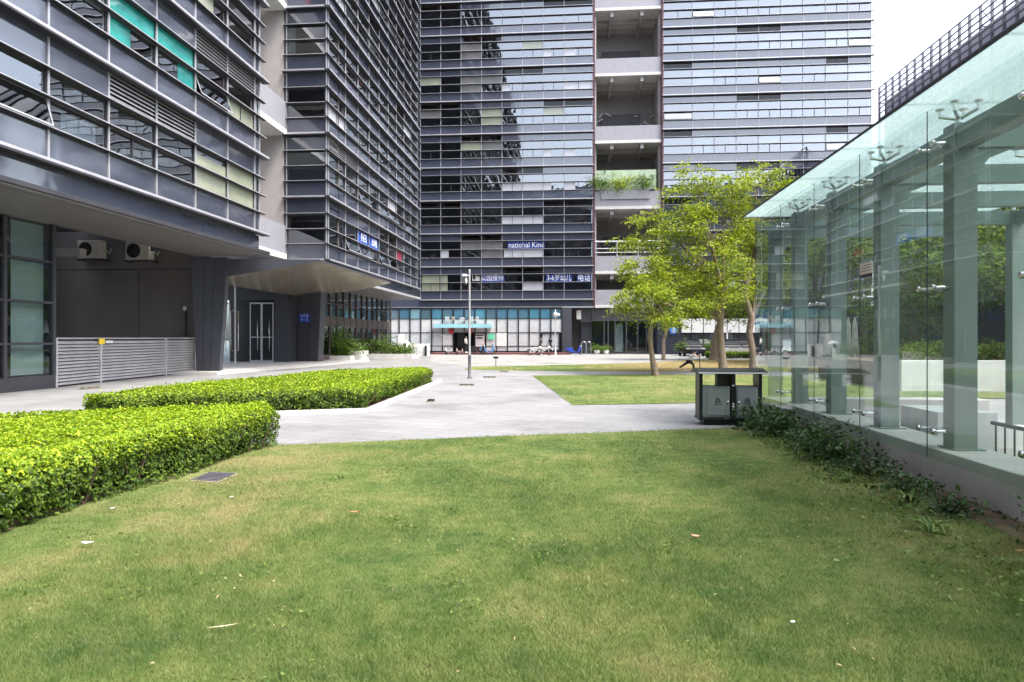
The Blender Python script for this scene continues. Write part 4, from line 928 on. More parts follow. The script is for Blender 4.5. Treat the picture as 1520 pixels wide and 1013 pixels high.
plaza_tree('tree with a pale forked trunk beside the corner of the glass pavilion', 33.0, [(1119, 550), (1118, 524), (1112, 494), (1116, 471), (1110, 455), (1105, 440), (1108, 418), (1118, 392)], .165,
    [(1108, 366, 33.2, 32, 24), (1130, 315, 33.5, 34, 22), (1152, 284, 33, 24, 14), (1128, 258, 33.6, 28, 15), (1140, 355, 34, 36, 22), (1168, 282, 33.2, 28, 14), (1122, 340, 32.6, 26, 16), (1150, 405, 34.5, 30, 22), (1132, 440, 34.4, 22, 16)], 6200, 63,
    [((1118, 390), (0, 1, 2, 3)), ((1118, 470), (4, 7, 8)), ((1114, 410), (5, 6))])
def back_tree(label, px, Y, h, w, seed, mat='leaf_dark', n=5200, lean=.3, z0=.35, r0=.16, grp='trees beyond the pavilion', base=0.):
    x = px_at(px, Y); g = np.random.default_rng(seed); t = thing('tree', (x, Y, base), label, 'tree', grp); mb = MB()
    hk = h * .36; top = Vector((x + lean, Y, base + h * .62)); mid = Vector((x + lean * .25 + g.normal(0, .1), Y, base + hk * .6)); mb.tube([(x, Y, base - .03), mid, (x + lean * .6, Y, base + hk), top], [r0 * 1.3, r0, r0 * .8, r0 * .35], 8)
    bb = []
    for i in range(11):
        a = g.uniform(0, 6.28); rr = math.sqrt(g.random()) * w * .62; zz = h * g.uniform(z0 + .05, .92); sh = 1 - max(0, (zz / h - .7)) * 1.6
        bb.append((x + lean * .6 + math.cos(a) * rr * sh, Y + math.sin(a) * rr * sh, base + zz, w * g.uniform(.30, .46) * sh, w * g.uniform(.30, .46) * sh, h * g.uniform(.09, .16)))
    limbs(mb, (x + lean * .6, Y, base + hk), r0 * .5, [(b[0], b[1], b[2], b[3]) for b in bb], seed, 0, 5); mb.build('trunk', M['bark'], t)
    crown(t, bb, int(n * 1.5), .17, M[mat], seed); return t
back_tree('leaning tree with a forked base far behind the largest tree', 1058, 51, 8.0, 3.2, 71, 'leaf_dark', 4200, .9, .42, .24)
back_tree('thin twin trunked tree behind the leaning left tree', 985, 50, 6.4, 2.4, 72, 'leaf_dark', 3000, .4, .45, .12)
back_tree('slim dark trunked tree seen through the first pavilion panes', 1141, 47, 8.8, 3.4, 73, 'leaf_dark', 5200, .2, .36)
back_tree('dense tree between the first two green steel columns', 1213, 44, 9.6, 4.2, 74, 'leaf_tree', 6500, -.2, .36)
back_tree('dense dark tree behind the white parasols', 1284, 40, 9.2, 4.2, 75, 'leaf_dark', 7000, .2, .25)
back_tree('tree with a low dark crown above the white planter wall', 1355, 34, 8.2, 3.9, 76, 'leaf_dark', 7500, .1, .20)
back_tree('tree rising from the white planter wall behind the widest steel column', 1436, 30, 8.2, 3.7, 77, 'leaf_dark', 7000, .1, .28)
back_tree('rightmost tree with a bare slanted trunk in the white planter', 1504, 26, 7.6, 3.6, 78, 'leaf_dark', 7500, .5, .34, .11)
back_tree('tree behind the rightmost slanted trunk, half out of the frame', 1545, 31, 8.6, 4.2, 79, 'leaf_dark', 6500, .1, .22)

# ================================================================ GLASS PAVILION
GX = 3.80; JY = [14.55, 12.85, 11.13, 9.42, 7.70, 5.98, 4.26, 2.54]
PV = thing('glass_pavilion', (5.8, 9, 0), 'green tinted glass pavilion with steel columns, spider fittings and a concrete plinth', 'pavilion')
m = MB(); m.box(3.86, 4.42, 1.0, 14.3, 0, .42); m.box(4.42, 7.95, 13.8, 14.3, 0, .42); m.build('plinth', M['plinth'], PV, bevel=.012)
for i in range(7):
    q = MB(); q.box(GX - .008, GX + .008, JY[i + 1] + .006, JY[i] - .006, .33, 4.02); q.build('glass_panel', M['pav_glass'], PV)
    q = MB(); q.box(3.56, 5.95, JY[i + 1] + .006, JY[i] - .006, 4.09, 4.11); q.box(5.965, 8.2, JY[i + 1] + .006, JY[i] - .006, 4.09, 4.11); q.build('roof_panel', M['roof_glass'], PV)
for i in range(2):
    q = MB(); q.box(3.83 + i * 2.05, 3.83 + i * 2.05 + 2.03, 14.54, 14.556, .33, 4.02); q.build('glass_panel', M['pav_glass'], PV)
q = MB(); q.box(3.545, 3.558, 2.5, 14.7, 4.085, 4.115); q.box(3.545, 8.2, 14.56, 14.575, 4.085, 4.115); q.build('roof_edge', M['frame'], PV)
for j, y in enumerate(JY):
    q = MB(); q.box(GX - .004, GX + .0035, y - .0055, y + .0055, .33, 4.02); q.build('seal', M['black'], PV)
    if j == 0: y -= .22
    c = MB(); x0, x1, t_ = 4.02, 4.25, .012
    c.box(x0, x1, y - .11, y - .098, .42, 3.85); c.box(x0, x1, y + .098, y + .11, .42, 3.85); c.box(x0, x0 + t_, y - .098, y + .098, .42, 3.85); c.box(x1 - t_, x1, y - .098, y + .098, .42, 3.85)
    c.box(x0, x1, y - .11, y + .11, 3.85, 3.865); c.box(x0 - .03, x1 + .06, y - .16, y + .16, .421, .436); c.build('column', M['steel_green'], PV)
    b = MB(); b.box(x1 + .001, 7.72, y - .075, y + .075, 3.61, 3.84)
    b.extr([(x1 + .001, y - .05, 3.30), (x1 + .001, y - .05, 3.609), (x1 + .42, y - .05, 3.609), (x1 + .15, y - .05, 3.50)], (0, .1, 0)); b.build('cross_beam', M['steel_green'], PV)
    c = MB(); c.box(7.72, 7.94, y - .10, y + .10, .0 if j else .421, 3.85); c.build('column', M['steel_green'], PV)
    if 0 < j < 7:
        b = MB(); b.box(4.04, 4.23, y + .111, JY[j - 1] - (.111 + (.22 if j == 1 else 0)), 3.60, 3.82); b.build('edge_beam', M['steel_green'], PV)
        if j % 2 == 0: b = MB(); b.box(7.76, 7.90, y + .101, JY[j - 1] - (.101 + (.22 if j == 1 else 0)), 3.6, 3.82); b.build('edge_beam', M['steel_green'], PV)
    yj = JY[j]
    if j:
        for z in (.62, 2.13, 3.64):
            s = MB(); s.tube([(4.025, yj, z), (3.90, yj, z)], [.022, .03], 8); s.tube([(3.90, yj - .15, z), (3.90, yj + .15, z)], .014, 6)
            for dy in (-.15, .15):
                s.tube([(3.90, yj + dy, z), (3.812, yj + dy, z)], [.02, .014], 8); s.lathe((3.78, yj + dy, z), [(0, -.012), (.028, -.010), (.034, 0), (.034, .01)], 12, axis='x')
            s.build('spider_fitting', M['chrome'], PV)
        for x in (4.12, 5.95, 7.8):
            s = MB(); s.tube([(x, yj, 3.866 if x == 4.12 else 3.842), (x, yj, 3.95)], .03, 8); s.tube([(x - .12, yj - .14, 4.0), (x, yj, 3.93), (x + .12, yj + .14, 4.0)], .02, 6); s.tube([(x - .12, yj + .14, 4.0), (x, yj, 3.93), (x + .12, yj - .14, 4.0)], .02, 6)
            for dx in (-.12, .12):
                for dy in (-.14, .14): s.tube([(x + dx, yj + dy, 3.98), (x + dx, yj + dy, 4.07)], .014, 6); s.lathe((x + dx, yj + dy, 4.07), [(.02, -.01), (.045, 0), (.045, .018)], 10)
            s.build('spider_fitting', M['chrome'], PV)
for j in (2,):
    y0, y1 = JY[j], JY[j - 2] - .1
    q = MB(); q.box(7.99, 8.006, y0 + .01, y1 - .01, 2.3, 3.4); q.build('glass_panel', M['pav_glass'], PV)
nt = thing('notice', (GX - .02, 9.2, 2.5), 'small pale pink notice with a dark lower band stuck on the pavilion glass', 'notice')
y0, y1 = PX(1277, 400, GX - .01)[1], PX(1295, 400, GX - .01)[1]; z0, z1 = PX(1286, 412, GX - .01)[2], PX(1286, 390, GX - .01)[2]
m = MB(); m.box(GX - .016, GX - .009, min(y0, y1), max(y0, y1), z0 + .045, z1); m.build('sheet', simple('pale_pink_paper', (.62, .52, .52), .6), nt)
m = MB(); m.box(GX - .017, GX - .009, min(y0, y1), max(y0, y1), z0, z0 + .044); m.build('band', M['black'], nt)
m = MB()
for i in range(3): m.box(GX - .0185, GX - .0165, min(y0, y1) + .03, max(y0, y1) - .03 - .03 * i, z0 + .08 + i * .035, z0 + .088 + i * .035)
m.build('lettering', M['frame'], nt)
# stair rail and low concrete block inside
m = MB(); m.box(4.72, 5.45, 9.3, 10.3, .0, .64); m.box(4.9, 7.2, 10.6, 10.9, 0, .3); m.build('stair_wall', simple('pale_block', (.50, .50, .50), .7), None, label='low pale concrete block inside the pavilion', cat='low wall')
rl = thing('stair_railing', (5.0, 6.5, 0), 'dark metal stair railing with thin upright bars inside the pavilion', 'railing')
m = MB(); m.tube([(4.95, 2.6, .60), (4.95, 8.55, .60)], .025, 8); m.build('handrail', M['frame'], rl)
m = MB(); y = 2.7
while y < 8.6: m.tube([(4.95, y, .0), (4.95, y, .59)], .011, 5); y += .17
m.build('baluster', M['frame'], rl, kind='stuff')

# ================================================================ LITTER BIN
bx, by, _ = G(1086, 633); by += .28
bn = thing('litter_bin', (bx, by, 0), 'double litter bin with black frame, sloping roof and two grey green lockers', 'litter bin')
W2, D2, HB = .56, .21, 1.01
m = MB(); m.box(bx - W2 - .01, bx + W2 + .01, by - D2 - .03, by + D2 + .03, .10, .145); m.box(bx - W2 + .08, bx + W2 - .08, by - D2 + .02, by + D2 - .02, .0, .10); m.build('base', M['black'], bn, bevel=.006)
m = MB()
m.extr([(bx - W2 - .06, by - D2 - .13, HB - .065), (bx - W2 - .06, by - D2 - .13, HB - .02), (bx - W2 - .06, by, HB + .035), (bx - W2 - .06, by + D2 + .13, HB - .02), (bx - W2 - .06, by + D2 + .13, HB - .065), (bx - W2 - .06, by, HB - .01)], (2 * W2 + .12, 0, 0)); m.build('roof', M['black'], bn, bevel=.008)
m = MB(); m.box(bx - W2 - .04, bx + W2 + .04, by - D2 - .142, by - D2 - .131, HB - .055, HB - .030); m.build('roof_trim', M['white'], bn)
for s in (-1, 1):
    m = MB(); x = bx + s * (W2 - .03); m.box(x - .03, x + .03, by - D2, by + D2, .145, HB - .04); m.build('side_panel', M['black'], bn, bevel=.006)
    x0, x1 = (bx - W2 + .05, bx - .01) if s < 0 else (bx + .10, bx + W2 - .065)
    m = MB(); m.box(x0, x1, by - D2 + .012, by + D2 - .012, .15, .70); m.box(x0 - .005, x1 + .005, by - D2 + .005, by + D2 - .005, .70, .715); lk = m.build('locker', M['bin_grey'], bn, bevel=.006)
    m = MB(); m.box(x0 + .07 * (s < 0) + .02, x1 - .015, by - D2 - .006, by - D2 + .011, .19, .665); m.build('door', M['bin_grey'], lk, bevel=.005)
    m = MB(); cx = (x0 + x1) / 2 + (.03 if s < 0 else .0); cz = .46; yy = by - D2 - .008
    if s < 0:
        for k in range(3):
            a0, a1 = R(90 + 120 * k), R(210 + 120 * k); p, q = (cx + .055 * math.cos(a0), yy, cz + .05 * math.sin(a0)), (cx + .055 * math.cos(a1), yy, cz + .05 * math.sin(a1))
            m.tube([p, tuple(p[i] + (q[i] - p[i]) * .8 for i in range(3))], .009, 5)
        for k in (-1, 0, 1): m.box(cx + k * .045 - .008, cx + k * .045 + .008, yy - .002, yy + .003, cz - .085, cz - .06)
    else:
        m.tube([(cx + .045 * math.cos(R(t)), yy, cz - .01 + .05 * math.sin(R(t))) for t in range(0, 181, 30)] + [(cx - .045, yy, cz - .03), (cx + .045, yy, cz - .03), (cx + .045, yy, cz - .01)], .009, 5); m.box(cx - .012, cx + .012, yy - .003, yy + .003, cz - .012, cz + .012); m.box(cx - .05, cx + .05, yy - .002, yy + .003, cz - .075, cz - .066)
    m.build('symbol', M['black'], lk)
    m = MB(); kx = x1 - .045 if s < 0 else x0 + .045; m.lathe((kx, by - D2 - .006, .43), [(.018, .0), (.016, -.014), (0, -.016)], 10, axis='y'); m.box(kx - .012, kx + .012, by - D2 - .009, by - D2 - .004, .385, .41); m.build('lock', M['chrome'], lk)
m = MB(); m.box(bx + .005, bx + .085, by - D2 - .004, by + D2 - .01, .145, HB - .04); m.build('centre_post', M['black'], bn)
m = MB(); m.box(bx - .22, bx - .0, by - .1, by + .1, .715, HB - .04); m.build('ash_tray', simple('dark_tray', (.04, .04, .035), .5), bn)
m = MB()
for z in (.38, .335, .29): m.box(bx + .03, bx + .062, by - D2 - .0055, by - D2 - .0035, z, z + .032)
m.box(bx + .02, bx + .07, by - D2 - .0055, by - D2 - .0035, .725, .745); m.build('label_marks', M['white'], bn)

# ================================================================ STREET FURNITURE
def lamp(name, px, py, ytop, label, globe):
    b = G(px, py); h = PY(px, ytop, b[1])[2]; t = thing(name, (b[0], b[1], 0), label, 'lamp post')
    m = MB(); m.tube([(b[0], b[1], 0), (b[0], b[1], h * .35), (b[0], b[1], h)], [.05, .042, .036], 10); m.build('post', M['alu'], t)
    m = MB(); m.lathe((b[0], b[1], 0), [(.11, 0), (.11, .03), (.058, .05), (.058, .9), (.052, .92)], 12); m.build('sleeve', M['frame'] if not globe else M['alu'], t)
    m = MB()
    if globe: m.ball((b[0], b[1], h - .35), .2, .2, .2); m.lathe((b[0], b[1], h - .12), [(.05, 0), (.04, .14), (.0, .2)], 10); m.ball((b[0] + .26, b[1] - .1, h - .38), .12, .12, .12)
    else:
        m.tube([(b[0], b[1], h - .22), (b[0] - .16, b[1] - .05, h - .2)], .02, 6); m.box(b[0] - .28, b[0] - .1, b[1] - .12, b[1] + .04, h - .24, h - .15); m.lathe((b[0], b[1], h), [(.042, 0), (.03, .03)], 8); m.ball((b[0] - .13, b[1] - .05, h - .42), .045, .045, .12)
    m.build('lamp_head', M['white'], t); return t
lamp('lamp_post', 697, 562, 401.5, 'tall slim silver lamp post standing on the central path', False)
lamp('lamp_post', 824.5, 530, 461, 'white globe lamp post in front of the shop doors', True)
M['rim'] = simple('dusty_rim', (.26, .22, .16), .8)
def grate(name, pts, n, label, mt='black', bars='fin', along=True):
    c = [sum(p[i] for p in pts) / 4 for i in (0, 1)]; t = thing(name, (c[0], c[1], 0), label, 'drain cover')
    A_, B_, C2, D3 = [Vector((*p[:2], 0)) for p in pts]
    m = MB(); m.add([v + Vector((0, 0, .016)) for v in (A_, B_, C2, D3)], [(0, 1, 2, 3)]); o = m.build('pit', M[mt], t)
    if o.data.polygons[0].normal.z < 0: o.data.flip_normals()
    m = MB()
    for i in range(n):
        f0 = (i + .15) / n; f1 = (i + .62) / n
        a, b, c1, d = A_.lerp(B_, f0), A_.lerp(B_, f1), D3.lerp(C2, f1), D3.lerp(C2, f0); z0, z1 = Vector((0, 0, .02)), Vector((0, 0, .034))
        m.add([v + z0 for v in (a, b, c1, d)] + [v + z1 for v in (a, b, c1, d)], [(3, 2, 1, 0), (4, 5, 6, 7), (0, 1, 5, 4), (1, 2, 6, 5), (2, 3, 7, 6), (3, 0, 4, 7)])
    m.build('bars', M[bars], t)
    m = MB()
    for a, b in ((A_, B_), (B_, C2), (C2, D3), (D3, A_)): m.tube([a + Vector((0, 0, .016)), b + Vector((0, 0, .016))], .011, 5)
    m.build('rim', M['rim'], t); return t
M['grate'] = simple('worn_steel_bar', (.20, .19, .24), .45, .6)
grate('drain_grate', [drain[0], drain[3], drain[2], drain[1]], 7, 'rusty steel drain grate sunk in the grass beside the near hedge', bars='grate')
for (p, lb) in (([(682, 573), (704, 573), (704, 571.3), (682, 571.3)], 'dark slot drain nearest the lamp post on the path'), ([(717, 561.2), (736, 561.2), (736, 559.8), (717, 559.8)], 'dark slot drain on the path right of the lamp post'), ([(633, 597.5), (645, 597.5), (646, 594), (636, 594)], 'small dark drain by the kerb of the farther hedge'), ([(742, 552.7), (755, 552.7), (755, 551.9), (742, 551.9)], 'small dark drain at the edge of the back lawn'), ([(118, 579), (150, 576.5), (150, 575), (118, 577.4)], 'drain cover on the grey paving before the louvred fence')):
    grate('drain_cover', [G(*q) for q in p], 3, lb, bars='black')
fl = G(736, 543.5); t = thing('floodlight', fl, 'small black floodlight on a thin stake in the back lawn', 'floodlight')
m = MB(); m.tube([(fl[0], fl[1], 0), (fl[0], fl[1], .42)], .02, 6); m.build('stake', M['black'], t)
m = MB(); m.box(fl[0] - .14, fl[0] + .14, fl[1] - .1, fl[1] + .1, .42, .54); m.build('lamp_head', M['black'], t, bevel=.02)
# louvred fence of the bay
fn = thing('louvred_fence', (-17.3, 27, 0), 'silver louvred metal fence closing the open bay, three bays wide', 'fence')
fp = [G(83, 575.5), G(149, 568), G(246, 557.8), G(289, 553.8)]
for i in range(3):
    a, b = Vector((*fp[i][:2], 0)), Vector((*fp[i + 1][:2], 0)); d = (b - a).normalized(); n_ = Vector((d.y, -d.x, 0)); m = MB()
    Tn = Fr(a, d, n_ if n_.x > 0 else -n_); L = (b - a).length; z = .08
    while z < 1.52:
        m.add([Tn(.04, .0, z), Tn(L - .04, .0, z), Tn(L - .04, -.05, z + .07), Tn(.04, -.05, z + .07)], [(0, 1, 2, 3)]); m.tbox(Tn, .04, L - .04, 0, .008, z - .02, z + .012); z += .112
    m.tbox(Tn, .04, L - .04, -.12, -.10, .05, 1.56, 1)
    m.build('louvre_panel', [(M['fin'], M['alu'], M['alu'])[0] if i == 1 else M['alu'], M['frame']], fn)
for i in range(4):
    m = MB(); p = fp[i]; m.box(p[0] - .04, p[0] + .04, p[1] - .04, p[1] + .04, 0, 1.6); m.build('post', M['alu'], fn)
m = MB(); m.tube([(fp[0][0], fp[0][1], 1.59), (fp[1][0], fp[1][1], 1.59), (fp[2][0], fp[2][1], 1.59), (fp[3][0], fp[3][1], 1.59)], .03, 6); m.build('top_rail', M['alu'], fn)
ys = PX(151, 507, fp[1][0] + .06); yt = thing('warning_sign', ys, 'small yellow warning plate on the louvred fence', 'sign'); m = MB(); m.box(ys[0] - .02, ys[0] + .02, ys[1] - .14, ys[1] + .14, ys[2] - .1, ys[2] + .1); m.build('plate', M['yellow'], yt)
wsn = PX(161, 507.5, fp[1][0] + .06); yt = thing('white_notice', wsn, 'small white strip notice beside the yellow plate on the fence', 'sign'); m = MB(); m.box(wsn[0] - .02, wsn[0] + .02, wsn[1] - .16, wsn[1] + .22, wsn[2] - .05, wsn[2] + .04); m.build('plate', M['white'], yt)
# air conditioners
def aircon(loc):
    t = thing('air_conditioner', loc, 'cream outdoor air conditioner, left of the pair under the soffit', 'air conditioner', 'air conditioners in the open bay'); x, y, z = loc
    w, h, d = .58, .42, .42
    m = MB(); m.box(x - w, x + w, y - d, y, z - h, z + h); m.build('casing', M['ac'], t, bevel=.03)
    m = MB(); m.lathe((x - w * .30, y - d - .004, z), [(0, -.006), (.31, -.006), (.33, .004)], 24, axis='y'); m.build('fan', M['black'], t)
    m = MB()
    for r in (.10, .18, .26, .33): m.tube([(x - w * .30 + r * math.cos(R(a)), y - d - .02, z + r * math.sin(R(a))) for a in range(0, 361, 24)], .006, 4)
    for a in range(0, 360, 45): m.tube([(x - w * .30, y - d - .02, z), (x - w * .3 + .33 * math.cos(R(a)), y - d - .02, z + .33 * math.sin(R(a)))], .005, 4)
    m.build('fan_guard', M['frame'], t)
    m = MB(); m.box(x - w - .05, x - w + .0, y - d, y + .2, z - h - .08, z - h - .01); m.box(x + w, x + w + .05, y - d, y + .2, z - h - .08, z - h - .01); m.box(x - w, x + w, y - d + .05, y - d + .1, z - h - .07, z - h - .01); m.build('bracket', M['frame'], t)
    m = MB(); m.tube([(x + w, y - .2, z - .1), (x + w + .16, y - .2, z - .05), (x + w + .2, y - .1, z - .2), (x + w + .25, y, z + .1)], .03, 6); m.build('pipe', M['stone_white'], t); return t
Ya = YB - .2; ac0 = PY(141, 372, Ya); ac1 = PY(212, 374, Ya)
a0 = aircon(ac0); dup(a0, ac1, 'cream outdoor air conditioner, right of the pair under the soffit')
cam = PY(274, 458, YB - .15); t = thing('wall_lamp', cam, 'small white security lamp on a dark conduit in the open bay', 'lamp')
m = MB(); m.ball(cam, .09, .09, .12); m.build('lamp_head', M['white'], t); m = MB(); m.tube([(cam[0], cam[1] + .1, cam[2] - .1), (cam[0], cam[1] + .1, .05)], .025, 6); m.build('conduit', M['black'], t)
# lit beams over the bay
m = MB(); q0, q1 = PY(86, 345, 27.5), PY(200, 362, 29.5)
m.extr([(q0[0], 26, ZA0 - .45), (q1[0], 26, ZA0 - .45), (q1[0], 26, ZA0 - .14), (q0[0], 26, ZA0 - .14)], (0, .4, 0)); m.build('beam', M['beige_wall'], None, label='pale concrete beam under the soffit over the air conditioners', cat='beam')

# ================================================================ PLANTERS AND SHRUBS
def shrub(name, base, rx, ry, h, n, leaf, mat, label, seed, cat='shrub', grp=None, nstem=7, low=.1):
    g = np.random.default_rng(seed); t = thing(name, base, label, cat, grp); mb = MB(); bb = []
    for i in range(nstem):
        a = g.uniform(0, 6.28); rr = math.sqrt(g.random()); e = (base[0] + math.cos(a) * rr * rx * .8, base[1] + math.sin(a) * rr * ry * .8, base[2] + h * g.uniform(.5, .95) * (1 - .35 * rr))
        mb.tube([(base[0] + g.normal(0, .04), base[1] + g.normal(0, .04), base[2] - .02), (base[0] + (e[0] - base[0]) * .4, base[1] + (e[1] - base[1]) * .4, base[2] + (e[2] - base[2]) * .6), e], [.016, .011, .005], 4, cap=False)
        for f_ in (.45, .8, 1.0): bb.append((base[0] + (e[0] - base[0]) * f_, base[1] + (e[1] - base[1]) * f_, base[2] + max(h * low, (e[2] - base[2]) * f_), rx * .42, ry * .42, h * .2))
    mb.build('stems', M['twig'], t); crown(t, bb, n, leaf, M[mat], seed, .6, 6, .5); return t
pl = G(480, 545)
def planter(label, px0, px1, Yp, z1, depth, mt='white'):
    x0, x1 = px_at(px0, Yp), px_at(px1, Yp); t = thing('planter', ((x0 + x1) / 2, Yp, 0), label, 'planter'); m = MB()
    m.box(x0, x1, Yp, Yp + .12, 0, z1); m.box(x0, x0 + .12, Yp + .12, Yp + depth, 0, z1); m.box(x1 - .12, x1, Yp + .12, Yp + depth, 0, z1); m.box(x0, x1, Yp + depth, Yp + depth + .12, 0, z1); m.build('trough', M['stone_white'], t, bevel=.015)
    m = MB(); m.box(x0 + .12, x1 - .12, Yp + .12, Yp + depth, .02, z1 - .06); m.build('soil', M['soil'], t); return t
planter('low white stone planter at the foot of the rear porch pillar', 476, 520, 44.5, .42, 2.2)
planter('taller white block planter in front of the recessed brown windows', 518, 536, 45.5, .72, 1.6)
planter('long low white planter farther along the recessed windows', 540, 612, 50.5, .40, 2.2)
shrub('shrub', (px_at(492, 45.5), 45.6, .38), 1.0, .8, 2.6, 3000, .16, 'leaf_bush', 'tall leafy green shrub beside the rear porch pillar', 81, nstem=12)
shrub('shrub', (px_at(514, 45.4), 45.6, .38), .7, .7, 1.5, 1500, .15, 'leaf_bush', 'rounded lower shrub right of the tall leafy one', 82)
for i, (p, h, lb) in enumerate(((528, 1.3, 'loose shrub above the white block planter'), (548, 1.7, 'bushy shrub at the near end of the long planter'), (565, 1.7, 'bushy shrub in the middle of the long planter'), (585, 1.2, 'low shrub before the first filmed shop pane'), (603, .9, 'lowest shrub at the far end of the long planter'))):
    Yp = 46.3 if i == 0 else 51.6; shrub('shrub', (px_at(p, Yp), Yp, .35), .85, .7, h, 1300, .14, 'leaf_bush', lb, 83 + i)
m = MB(); x0, x1 = px_at(606, 60), px_at(637, 60); m.box(x0, x1, 60, 60.3, 0, 1.1); m.box(x0 + .2, x0 + .9, 59.9, 60, .2, .9); m.box(x1 - .35, x1 - .2, 59.8, 60, 0, .9, 1); m.build('low_wall', [M['white'], M['black']], None, label='short white wall at the left end of the filmed shop front', cat='low wall')
fsx = px_at(583, 62); t = thing('display_figure', (fsx, 62, 0), 'rounded white display stand with a dark hole before the shop corner', 'display stand')
m = MB(); m.lathe((px_at(601, 62), 62, 0), [(.55, 0), (.55, .9), (.45, 1.2), (.2, 1.35), (0, 1.38)], 14); m.ball((px_at(600.5, 61.4), 61.45, .95), .16, .06, .22, mi=1); m.build('stand', [M['white'], M['black']], t)
# pots by the far glass entrance
for i, (p, lb) in enumerate(((886, 'left green potted shrub by the far glass entrance'), (899, 'right green potted shrub by the far glass entrance'))):
    x = px_at(p, 68.6); t = shrub('potted_shrub', (x, 68.6, .35), .45, .4, .75, 400, .13, 'leaf_bush', lb, 95 + i, 'potted plant', 'pots by the far entrance'); m = MB(); m.lathe((x, 68.6, 0), [(.25, 0), (.33, .38), (.28, .38)], 12); m.build('pot', M['stone_white'], t)
# low clipped hedge strip and white wall under the trees
hedge('low_hedge', [(px_at(1048, 55), 55), (px_at(1120, 55), 55), (px_at(1120, 56.2), 56.2), (px_at(1048, 56.2), 56.2)], .5, 3600, .16, 'low dark clipped hedge strip in front of the parked cars', 99)
m = MB(); m.box(px_at(1062, 57), px_at(1122, 57), 57, 57.3, 0, .72); m.build('low_wall', M['stone_white'], None, label='low pale wall behind the low hedge strip', cat='low wall')
# white planter wall beyond the pavilion
Yw = 21.5; pw = thing('planter_wall', (px_at(1430, Yw), Yw, 0), 'long white planter wall seen through the pavilion', 'planter wall')
m = MB(); m.box(px_at(1338, Yw), 17.5, Yw, Yw + .25, 0, .93); m.build('wall', M['white'], pw, bevel=.01)
m = MB(); m.box(px_at(1338, Yw) + .02, 17.5, Yw + .25, Yw + 7, 0, .84); m.build('soil', M['soil'], pw)
for i, p in enumerate((1352, 1385, 1415, 1450, 1480, 1510)):
    shrub('shrub', (px_at(p, 24.5), 24.5, .84), .8, .6, .75, 900, .10, 'leaf_dark', 'low dark shrub in the row on top of the white planter wall', 110 + i, grp='low shrubs on the white planter wall')
sheet('lawn', [(8.3, 18.9), (14, 19.2), (14, 21.4), (8.3, 21.4)], .02, M['turf'])
m = MB(); m.box(13, 30, 40, 41, 0, 3.4); m.build('wall', M['dark_clad'], None, label='dark blue grey wall in the shade behind the right hand trees', cat='wall')
# parasols
for i, (p, lb) in enumerate(((1259, 'left of two folded white parasols behind the pavilion'), (1269, 'right of two folded white parasols behind the pavilion'))):
    x = px_at(p, 36); t = thing('parasol', (x, 36, 0), lb, 'parasol', 'folded white parasols'); m = MB(); m.tube([(x, 36, 0), (x, 36, 2.6)], .03, 6); m.lathe((x, 36, 0), [(.3, 0), (.3, .08), (.05, .1)], 12); m.build('pole', M['alu'], t)
    m = MB(); m.lathe((x, 36, 0), [(.16, .75), (.22, .9), (.16, 1.5), (.11, 2.3), (.02, 2.65)], 10); m.build('canopy', M['white'], t)
# turquoise kiosk
kx0, kx1 = px_at(1124, 58), px_at(1182, 58); kz = PY(1150, 480, 58)[2]; kt = thing('kiosk', ((kx0 + kx1) / 2, 58, 0), 'glass fronted kiosk with a flat turquoise awning behind the pavilion corner', 'kiosk')
m = MB(); m.box(kx0, kx1, 57.2, 59, kz - .1, kz + .12); m.build('awning', M['turq'], kt)
m = MB(); m.box(kx0 + .6, kx1 - .1, 59.0, 59.3, .0, kz - .12); m.build('wall', M['frost'], kt)
m = MB(); 
for x in (kx0 + .5, kx1 - .2): m.box(x - .06, x + .06, 58.8, 58.95, 0, kz - .11)
m.build('post', M['frame'], kt)
m = MB(); m.box(kx0 + .7, kx1 - .2, 58.94, 58.99, 1.0, kz - .3); m.build('poster', M['poster'], kt)

# ================================================================ DARK SHRUBS ALONG THE PLINTH, WEEDS, LITTER
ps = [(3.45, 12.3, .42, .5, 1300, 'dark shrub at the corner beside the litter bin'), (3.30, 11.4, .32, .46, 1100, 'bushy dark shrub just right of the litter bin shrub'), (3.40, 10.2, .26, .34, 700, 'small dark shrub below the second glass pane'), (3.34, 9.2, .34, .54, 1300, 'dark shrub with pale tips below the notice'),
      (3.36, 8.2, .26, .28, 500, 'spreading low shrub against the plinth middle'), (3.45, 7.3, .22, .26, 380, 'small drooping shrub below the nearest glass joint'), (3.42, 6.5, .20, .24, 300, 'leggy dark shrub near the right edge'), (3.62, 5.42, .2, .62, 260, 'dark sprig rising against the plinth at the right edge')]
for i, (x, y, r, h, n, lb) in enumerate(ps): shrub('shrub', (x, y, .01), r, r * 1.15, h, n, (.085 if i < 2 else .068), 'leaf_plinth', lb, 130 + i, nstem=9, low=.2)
g = np.random.default_rng(77); n = 1500
yy = g.uniform(4.0, 11.5, n); xx = 3.15 - np.abs(g.normal(0, .38, n)) * np.clip((12.5 - yy) / 6, .25, 1.2) + g.normal(0, .12, n); k = xx < 3.8
C = np.column_stack([xx, yy, g.uniform(.02, .10, n)])[k]; V, Fc = leaves(C, np.column_stack([g.normal(0, .5, len(C)), g.normal(0, .5, len(C)), np.ones(len(C))]), .042, .026, g)
tag(npmesh('weeds', V, Fc, M['leaf_weed']), kind='stuff')
